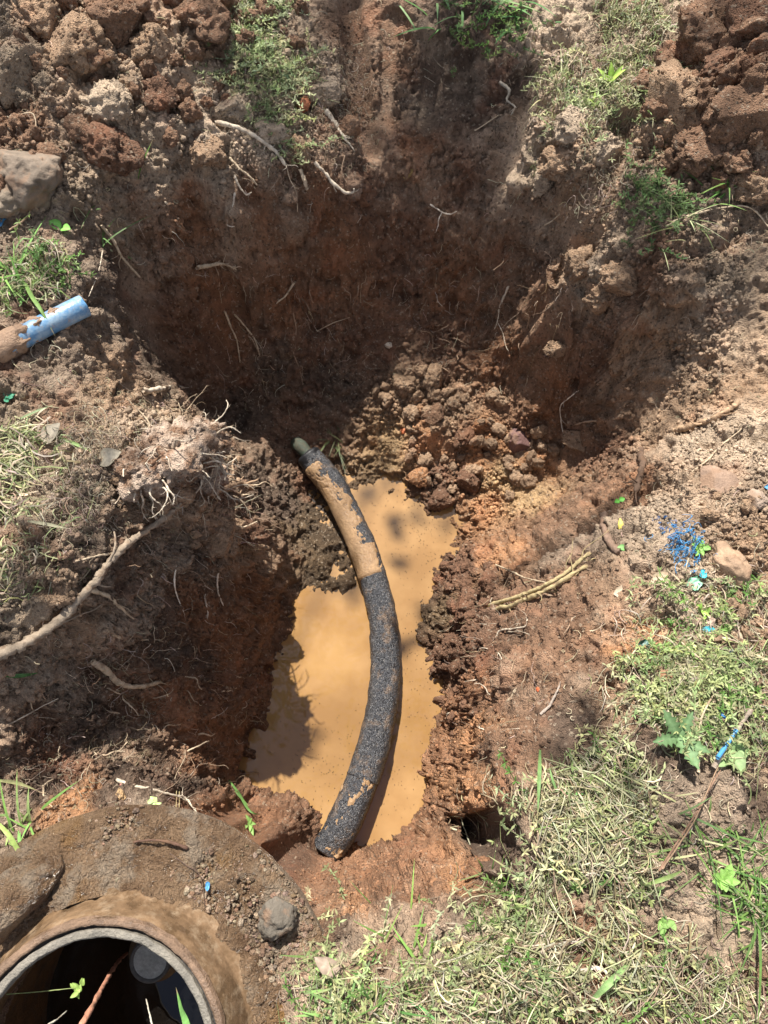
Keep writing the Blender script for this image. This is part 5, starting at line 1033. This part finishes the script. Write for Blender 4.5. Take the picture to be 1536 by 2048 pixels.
wat = water_material('chamber_water', (.020, .013, .007), (.03, .018, .01))
th = np.linspace(0, 2*math.pi, 96, endpoint=False)
def disc(z, R, n_=96): return np.vstack([np.c_[CC[0]+R*np.cos(th), CC[1]+R*np.sin(th), np.full(96, z)], [CC[0], CC[1], z]]), np.array([(i, (i+1) % 96, 96) for i in range(96)])
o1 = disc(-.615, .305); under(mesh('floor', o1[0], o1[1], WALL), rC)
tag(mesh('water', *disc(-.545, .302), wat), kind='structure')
# round meter at the back of the shaft
mc = un(300, 1922, -.40); mE = empty('water_meter', 'round grey white dial housing deep inside the dark chamber mouth', 'water meter', mc.tolist())
def mlathe(prof, nt, name, mat):
    p = np.array(prof); K = len(p); t2 = np.linspace(0, 2*math.pi, nt, endpoint=False); V = np.stack([p[:, None, 0]*np.cos(t2), p[:, None, 0]*np.sin(t2), p[:, None, 1]*np.ones((1, nt))], -1).reshape(-1, 3)
    b = (np.arange(K-1)*nt)[:, None]; j = np.arange(nt)[None]; j2 = (j+1) % nt; Q = np.stack([b+j, b+j2, b+nt+j2, b+nt+j], -1).reshape(-1, 4); return mesh(name, V, Q, mat, parent=mE)
FACE = mud_material('dial_face', (.50, .53, .52), (.66, .68, .66), (.3, .6)); BRZ = mud_material('brass_body', (.20, .13, .07), (.28, .20, .12), (.4, .7)); PLG = mud_material('grey_plastic', (.12, .12, .12), (.2, .2, .2), (.3, .6))
mlathe([(.0001, .001), (.02, .001), (.038, .0)], 48, 'dial', FACE); mlathe([(.038, -.002), (.040, .006), (.045, .006), (.047, -.005), (.048, -.03)], 48, 'ring', PLG)
mlathe([(.047, -.028), (.062, -.035), (.066, -.06), (.055, -.11), (.03, -.15), (.0001, -.16)], 48, 'body', BRZ)
mE.rotation_euler = (math.radians(14), math.radians(-6), .3)
# things standing in the chamber mouth
bag = Bag(); branch(bag, [un(148,2075,.03), un(175,2030,.0), un(205,1975,-.08), un(235,1925,-.2), un(255,1905,-.3)], .0055, .003, (.46,.22,.14), 0, .05); tag(bag.build('twig', ROOT), 'smooth reddish brown stick leaning into the dark chamber mouth', 'twig')
bag = Bag(); blade(bag, [un(352,1975,-.12), un(362,2010,-.05), un(372,2040,0.02), un(385,2080,.05)][::-1], .013, (.20,.42,.12)); tag(bag.build('wild_grass', GRASS), 'fresh green grass blade hanging into the right of the chamber mouth', 'wild grass')
for pts, lab in (([un(305,2055,.01), un(300,2030,-.02), un(292,1998,-.06)], 'short white straw in the chamber mouth beside the green blade'), ([un(95,2050,.0), un(115,2038,-.02), un(134,2021,-.05)], 'white straw in the chamber mouth left of the reddish stick')):
    bag = Bag(); branch(bag, pts, .0018, .001, (.6,.56,.45), 0, .05); tag(bag.build('straw', ROOT), lab, 'straw')
bag = Bag(); pts = [un(-10,1990,-.05), un(60,1985,-.08), un(160,1975,-.1)]; branch(bag, pts, .0009, .0007, (.3,.36,.14), 0, .05)
for k in range(10):
    V, Q, C = leaf_shape(pts[-1]+rng.normal(0, .004, 3), rng.uniform(0, 6.28), .4, .016, .008, 0, (.28,.40,.10), 8); bag.add(V, Q, C)
tag(bag.build('weed', GRASS), 'thin weed stem with yellow green leaves reaching over the dark chamber mouth', 'weed')

# mud coated flap left of the neck
fp = [(-40,1760),(30,1745),(75,1715),(122,1705)]
def zsh(px, py, l): return un(px, py, -.12)-raydir(px, py)*l
g = [[zsh(-40,1830,.05), zsh(-10,1760,.05), zsh(50,1722,.035), zsh(112,1700,.02)], [zsh(-40,1850,.10), zsh(20,1790,.10), zsh(80,1745,.075), zsh(124,1718,.03)], [zsh(-40,1900,.08), zsh(30,1836,.085), zsh(90,1786,.06), zsh(126,1735,.03)], [zsh(-40,1930,.04), zsh(35,1850,.05), zsh(88,1800,.03), zsh(124,1742,.015)]]
G1 = np.array([smooth_path(r, 60) for r in g]); G2 = np.array([smooth_path(G1[:, k], 60) for k in range(60)])
q_ = G2.reshape(-1, 3); q_[:, 2] += .022*fbm(q_*20, 4, 3)+.009*fbm(q_*80, 3, 4)
bot = q_.copy(); bot[:, 2] -= .005
Iq = np.arange(3600).reshape(60, 60); Q = np.stack([Iq[:-1, :-1], Iq[:-1, 1:], Iq[1:, 1:], Iq[1:, :-1]], -1).reshape(-1, 4); ed = np.r_[Iq[0, :-1], Iq[:-1, -1], Iq[-1, :0:-1], Iq[:0:-1, 0]]; e2 = np.roll(ed, -1)
V = np.vstack([q_, bot]); Q = np.vstack([Q, Q[:, ::-1]+3600, np.stack([ed, e2, e2+3600, ed+3600], 1)])
tag(mesh('rubber_flap', V, Q, SLAB), 'mud coated flap of sheeting rising beside the chamber neck at the left edge', 'flap')
# grey stone on the slab and small bits
hh = un(556, 1832, -.095); V, Fc = clod_verts(5, .043, 9.3, .5, .75, 6); o = mesh('stone', V, Fc, STONE, np.array([.13, .11, .085])*(1+.3*fbm(V*30, 3, 9))[:, None], wet=0.); o.location = hh.tolist(); tag(o, 'angular dark grey stone sitting on the right edge of the muddy slab', 'stone')
def on_slab(px, py, l=.006): return un(px, py, -.112)+np.array([0, 0, l])
bag = Bag(); branch(bag, [on_slab(268,1684), on_slab(300,1680, .012), on_slab(340,1683, .012), on_slab(378,1697)], .0022, .0035, (.12,.07,.05), 0, .1); tag(bag.build('twig', ROOT), 'thin dark twig lying on the muddy slab', 'twig')
bag = Bag(); branch(bag, [on_slab(340,1706), on_slab(375,1730, .01), on_slab(402,1750, .01), on_slab(412,1812)], .0012, .0008, (.12,.08,.06), 0, .1); tag(bag.build('straw', ROOT), 'hair thin dark stem bent across the slab beside the blue flake', 'straw')
# crumbs of earth on the slab
bag = Bag(); V0, F0 = ICO[2]
n_ = 3200; cs = np.array([on_slab(*c, 0)[:2] for c in [(240,1660),(150,1780),(380,1800),(520,1760),(560,1900),(400,1760),(420,1820),(500,1850),(190,1790),(540,1960),(580,1850),(570,1790),(560,1900),(590,1900)]]); xy = cs[rng.integers(0, len(cs), n_)]+rng.normal(0, .028, (n_, 2)); rr = np.linalg.norm(xy-CC, axis=1); xy = xy[(rr > .29) & (rr < .43)]; n_ = len(xy)
r = .0015*(5.)**(rng.random(n_)**2.5); base = V0[None]*(1+rng.normal(0, .2, (n_, len(V0), 1)))*rng.uniform(.55, 1.2, (n_, 1, 3)); V = base*r[:, None, None]+np.c_[xy, -.114-.012*(np.linalg.norm(xy-CC, axis=1)-.3)/.12+.003+0*r][:, None]
mesh('soil_crumbs', V.reshape(-1, 3), (F0[None]+(np.arange(n_)*len(V0))[:, None, None]).reshape(-1, 3), SOIL, np.repeat(jitter([(.33,.25,.175),(.26,.17,.11)], n_, .15), len(V0), 0), wet=0.)
tag(bpy.data.objects[-1] if False else S.collection.objects[-1], 'dry grey crumbs of earth lying on the muddy slab', 'soil crumbs', kind='stuff')

# ------------------------------------------------------------------ blue and green plastic bits
def plain(name, c, rough=.4):
    m, t, b = nodes(name); n1 = noise(t, 150, 4, .7); cc = mixc(t, ramp(t, noise(t, 90, 4, .7), .58, .7, 0, .6), c, (.33, .24, .17)); t.links.new(cc, b.inputs['Base Color']); b.inputs['Roughness'].default_value = rough; bump(t, b, n1, .002, .5); return m
PB = plain('blue_plastic_fibre', (.07, .27, .52)); PT = plain('turquoise_plastic', (.05, .45, .58)); PGn = plain('pale_green_plastic', (.35, .72, .48)); PBd = plain('dark_blue_plastic', (.03, .14, .38))
def scrap(px, py, w, h, mat, label, name='plastic_scrap', cat='plastic scrap', yaw=0., lift=.008, onslab=False, seed=0):
    c = on_slab(px, py, .012) if onslab else HIT(px, py)+np.array([0, 0, lift]); n_ = 12; U, Vv = np.meshgrid(np.linspace(-1, 1, n_), np.linspace(-1, 1, n_)); 
    X = U*w/2*(1-.35*np.abs(Vv)**2); Y = Vv*h/2*(1-.3*np.abs(U)); Z = .25*min(w, h)*(U*.5+.6*Vv**2)+.15*min(w, h)*vnoise(np.c_[U.ravel()*2+seed, Vv.ravel()*2, 0*U.ravel()], 5).reshape(U.shape)
    X += .12*w*vnoise(np.c_[U.ravel()*3+seed, Vv.ravel()*3, 1+0*U.ravel()], 6).reshape(U.shape); ca, sa = math.cos(yaw), math.sin(yaw)
    top = np.stack([X*ca-Y*sa, X*sa+Y*ca, Z], -1).reshape(-1, 3); V = np.vstack([top, top-[0, 0, .0012]]); Iq = np.arange(n_*n_).reshape(n_, n_); Q = np.stack([Iq[:-1, :-1], Iq[:-1, 1:], Iq[1:, 1:], Iq[1:, :-1]], -1).reshape(-1, 4)
    ed = np.r_[Iq[0, :-1], Iq[:-1, -1], Iq[-1, :0:-1], Iq[:0:-1, 0]]; e2 = np.roll(ed, -1); m_ = n_*n_
    o = mesh(name, V, np.vstack([Q, Q[:, ::-1]+m_, np.stack([ed, e2, e2+m_, ed+m_], 1)]), mat); o.location = c.tolist(); return tag(o, label, cat)
scrap(1415, 1262, .030, .016, PT, 'turquoise plastic scrap beside the pale pink pebble', yaw=-.3, seed=1)
scrap(1385, 1170, .034, .030, PGn, 'pale green plastic shard below the blue twine', yaw=.5, seed=2)
scrap(1404, 1150, .014, .020, PT, 'narrow turquoise sliver just above the pale green shard', yaw=.2, seed=3)
scrap(5, 447, .03, .035, PB, 'bright blue plastic scrap at the left edge above the turf', yaw=.4, seed=4)
scrap(418, 1771, .010, .018, PB, 'small blue flake on the muddy slab', yaw=.1, onslab=True, seed=5)
scrap(1460, 1312, .012, .026, PB, 'small blue scrap on the soil left of the right hand weeds', yaw=-.3, seed=6)
scrap(1418, 1428, .030, .022, plain('lilac_film', (.42, .45, .58)), 'pale lilac scrap of film by the blue streaked stick', yaw=.1, seed=7)
scrap(1285, 1292, .026, .024, plain('dark_green_film', (.05, .12, .10)), 'crumpled dark green film at the left of the weeds', yaw=.8, seed=8)
scrap(22, 792, .035, .035, plain('green_film', (.05, .22, .13)), 'torn green plastic film on the soil at the left edge', yaw=.8, seed=9)
scrap(1532, 977, .012, .012, PB, 'tiny blue flake at the right edge', seed=10)
bag = Bag()
c0 = HIT(1358, 1100); n_ = 130; xy = c0[:2]+rng.normal(0, 1, (n_, 2))*[.020, .026]; V, Q, C = lying(xy, (.012, .045), (.0013, .0026), jitter([(.5, .5, .5)], n_), (.003, .022), 8, 2.2, True); bag.add(V, Q, C)
tag(mesh('twine', np.vstack(bag.V), np.vstack(bag.Q), PB), 'shredded bright blue twine tangled in the grass at right', 'twine')
bag = Bag(); c0 = HIT(1325, 1055); n_ = 30; xy = c0[:2]+rng.normal(0, .014, (n_, 2)); V, Q, C = lying(xy, (.015, .04), (.0012, .002), jitter([(.5, .5, .5)], n_), (.003, .015), 8, 2.2, True); bag.add(V, Q, C)
tag(mesh('twine', np.vstack(bag.V), np.vstack(bag.Q), PBd), 'small dark blue shred of twine above the bright blue tangle', 'twine')
bag = Bag(); branch(bag, root_pts([(1425,1535),(1445,1500),(1472,1462),(1503,1418)], .02), .005, .004, (.34,.28,.22), 2, .06); rs = empty('stick', 'grey stick streaked with blue paint at the right among the weeds', 'stick', HIT(1425, 1535).tolist()); under(bag.build('shaft', ROOT), rs)
p4 = root_pts([(1434,1516),(1452,1490),(1472,1460)], .026); bag = Bag(); V, Fs, C = tubes(smooth_path(p4, 14)[None], np.full((1, 14), .0042), np.array([[.1, .3, .7]]), 8); bag.add(V, Fs, C); under(mesh('blue_streak', np.vstack(bag.V), [np.vstack(bag.Q), np.vstack(bag.T)], PB), rs)
bag = Bag(); branch(bag, root_pts([(1437,1400),(1440,1418),(1447,1438)], .012), .0032, .003, (.1,.3,.6), 0, .05); tag(mesh('plastic_tube', np.vstack(bag.V), [np.vstack(bag.Q), np.vstack(bag.T)], PBd), 'short dark blue tube piece above the blue streaked stick', 'plastic tube')

# ------------------------------------------------------------------ specks and bubbles on the water
def outside_pipe(xy, m=.075): return np.min(np.linalg.norm(xy[:, None]-pc[None, ::6, :2], axis=2), axis=1) > m
sp = []
for cx, cy, s, k in ((850,1040,50,150),(800,1020,40,80),(880,1080,40,60),(820,1150,50,60),(820,1300,30,60),(850,1420,35,60),(800,1560,35,50),(660,1560,40,70),(640,1490,40,40),(700,1480,40,20),(740,1690,40,30),(600,1560,60,30),(820,1260,25,30)):
    for _ in range(k):
        p = un(cx+rng.normal(0, s), cy+rng.normal(0, s), ZW); sp.append(p[:2])
sp = np.array(sp); sp = sp[outside_pipe(sp, .062)]; g = surf(sp[:, 0], sp[:, 1]); sp = sp[g[:, 2] < ZW-.004]; n_ = len(sp)
a = rng.uniform(0, 6.28, n_); L = rng.uniform(.0012, .0042, n_); d = np.c_[np.cos(a), np.sin(a)]; base = np.c_[sp, np.full(n_, ZW+.0012)]
pth = np.stack([base, base+np.c_[d*L[:, None]*.5, np.full(n_, .0005)], base+np.c_[d*L[:, None], np.zeros(n_)]], 1); V, Fs, C = tubes(pth, np.tile([[.0005, .0009, .0004]], (n_, 1)), jitter([(.10,.07,.04),(.2,.15,.07),(.06,.05,.04)], n_), 4, False)
tag(mesh('floating_specks', V, Fs, GRASS, C), 'tiny dark specks of debris floating on the muddy water', 'debris', kind='stuff')
# ------------------------------------------------------------------ leafy tree beyond the pit: it throws the dappled shade and shows in the water
def tree():
    rt = empty('leafy_tree', 'leafy tree beyond the far rim, seen as soft shade and in the water reflection', 'tree', (-1.9, 9.3, 0.))
    bag = Bag(); bk = (.14, .10, .07)
    trunk = [np.array(p) for p in ((-1.9, 9.3, -.1), (-1.95, 9.3, 2.2), (-1.8, 9.1, 4.6), (-1.9, 9.0, 6.6), (-1.8, 8.6, 8.0), (-1.6, 8.0, 9.2))]
    branch(bag, trunk, .16, .04, bk, 0, .05, 60, ns=14); under(bag.build('trunk', ROOT), rt)
    sites = []   # (point, radius, leaves)
    def shade(px, py, r, n_, t): sites.append((HIT(px, py)+SUNV*t, r, n_))
    for a_ in ((820,240,.05,18,6.5),(790,310,.05,18,6.2),(860,320,.05,18,6.7),(1000,340,.05,16,6.4),(895,130,.06,26,6.4),(950,190,.06,30,6.0),(1000,260,.05,24,6.6),(960,330,.06,30,6.3),(890,250,.05,22,6.8),(1040,170,.03,8,6.1),(660,850,.05,20,6.2),(620,800,.05,16,6.6)): shade(*a_)
    NB = len(sites)
    for a_ in ((40,170,.10,14,6.5),(1500,60,.14,36,6.7),(1420,470,.12,20,6.6),(1240,800,.08,16,6.0),(1260,640,.08,14,6.1),(1240,1000,.035,9,6.2),(1190,1045,.035,9,6.0),(1130,1085,.035,9,6.4),(1070,1115,.03,8,6.2),(1010,1150,.03,8,6.6),(1300,960,.03,6,6.3),(60,560,.10,10,6.6),
               (800,1070,.03,6,6.2),(850,1045,.03,5,7.0),(795,1160,.02,2,6.1),(850,1230,.035,4,6.4),(750,1000,.04,7,7.2),(900,1065,.03,4,7.4),(700,1200,.03,3,6.8),(820,1310,.03,3,5.4),(620,1520,.04,3,5.6),(1330,1680,.06,6,6.0),(1180,1480,.06,6,5.8),
               (200,1400,.10,14,6.0),(350,1250,.10,16,6.0),(80,1540,.08,10,6.0)): shade(*a_)
    NO = len(sites)
    for _ in range(26): sites.append((np.array([rng.normal(-.9, .55), rng.normal(1.5, .5), rng.uniform(4.4, 5.6)]), .22, 40))
    LV = []; LD = []
    for c, r, n_ in sites:
        LV.append(c+rng.normal(0, 1, (n_, 3))*r*.75); 
    LV = np.vstack(LV); n_ = len(LV); a = rng.uniform(0, 6.28, n_); e = rng.uniform(-.7, .4, n_); L = rng.uniform(.05, .09, n_)
    d = np.stack([np.cos(a)*np.cos(e), np.sin(a)*np.cos(e), np.sin(e)], 1); s = np.cross(d, [0, 0, 1.])+rng.normal(0, .25, (n_, 3))
    pth = LV[:, None]+d[:, None]*(np.linspace(-.5, .5, 5)[None]*L[:, None])[..., None]; pth[..., 2] += .006*np.sin(np.linspace(0, 3.14, 5))
    V, Q, C = strips(pth, L[:, None]*.5*np.array([[.1, .85, 1, .7, .05]]), s, jitter([(.07,.12,.03),(.10,.16,.04)], n_)); under(mesh('crown', V, Q, GRASS, C), rt)
    for i, (c, r, k) in enumerate(sites):
        if i % 3 and i < NB or k < 12 or (i >= NO and i % 5): continue
        st = trunk[5]*.9+trunk[4]*.1; mid = HIT(720, 560)+SUNV*10.2+rng.normal(0, .05, 3); bag = Bag()
        if i >= NO: st = trunk[3]; mid = np.array([-3.4, 3.6, 6.2])
        branch(bag, [st, mid, c], .014 if i < NB else .010, .003, bk, 0, .05, 18, ns=6); under(bag.build('limb', ROOT), rt)
tree()
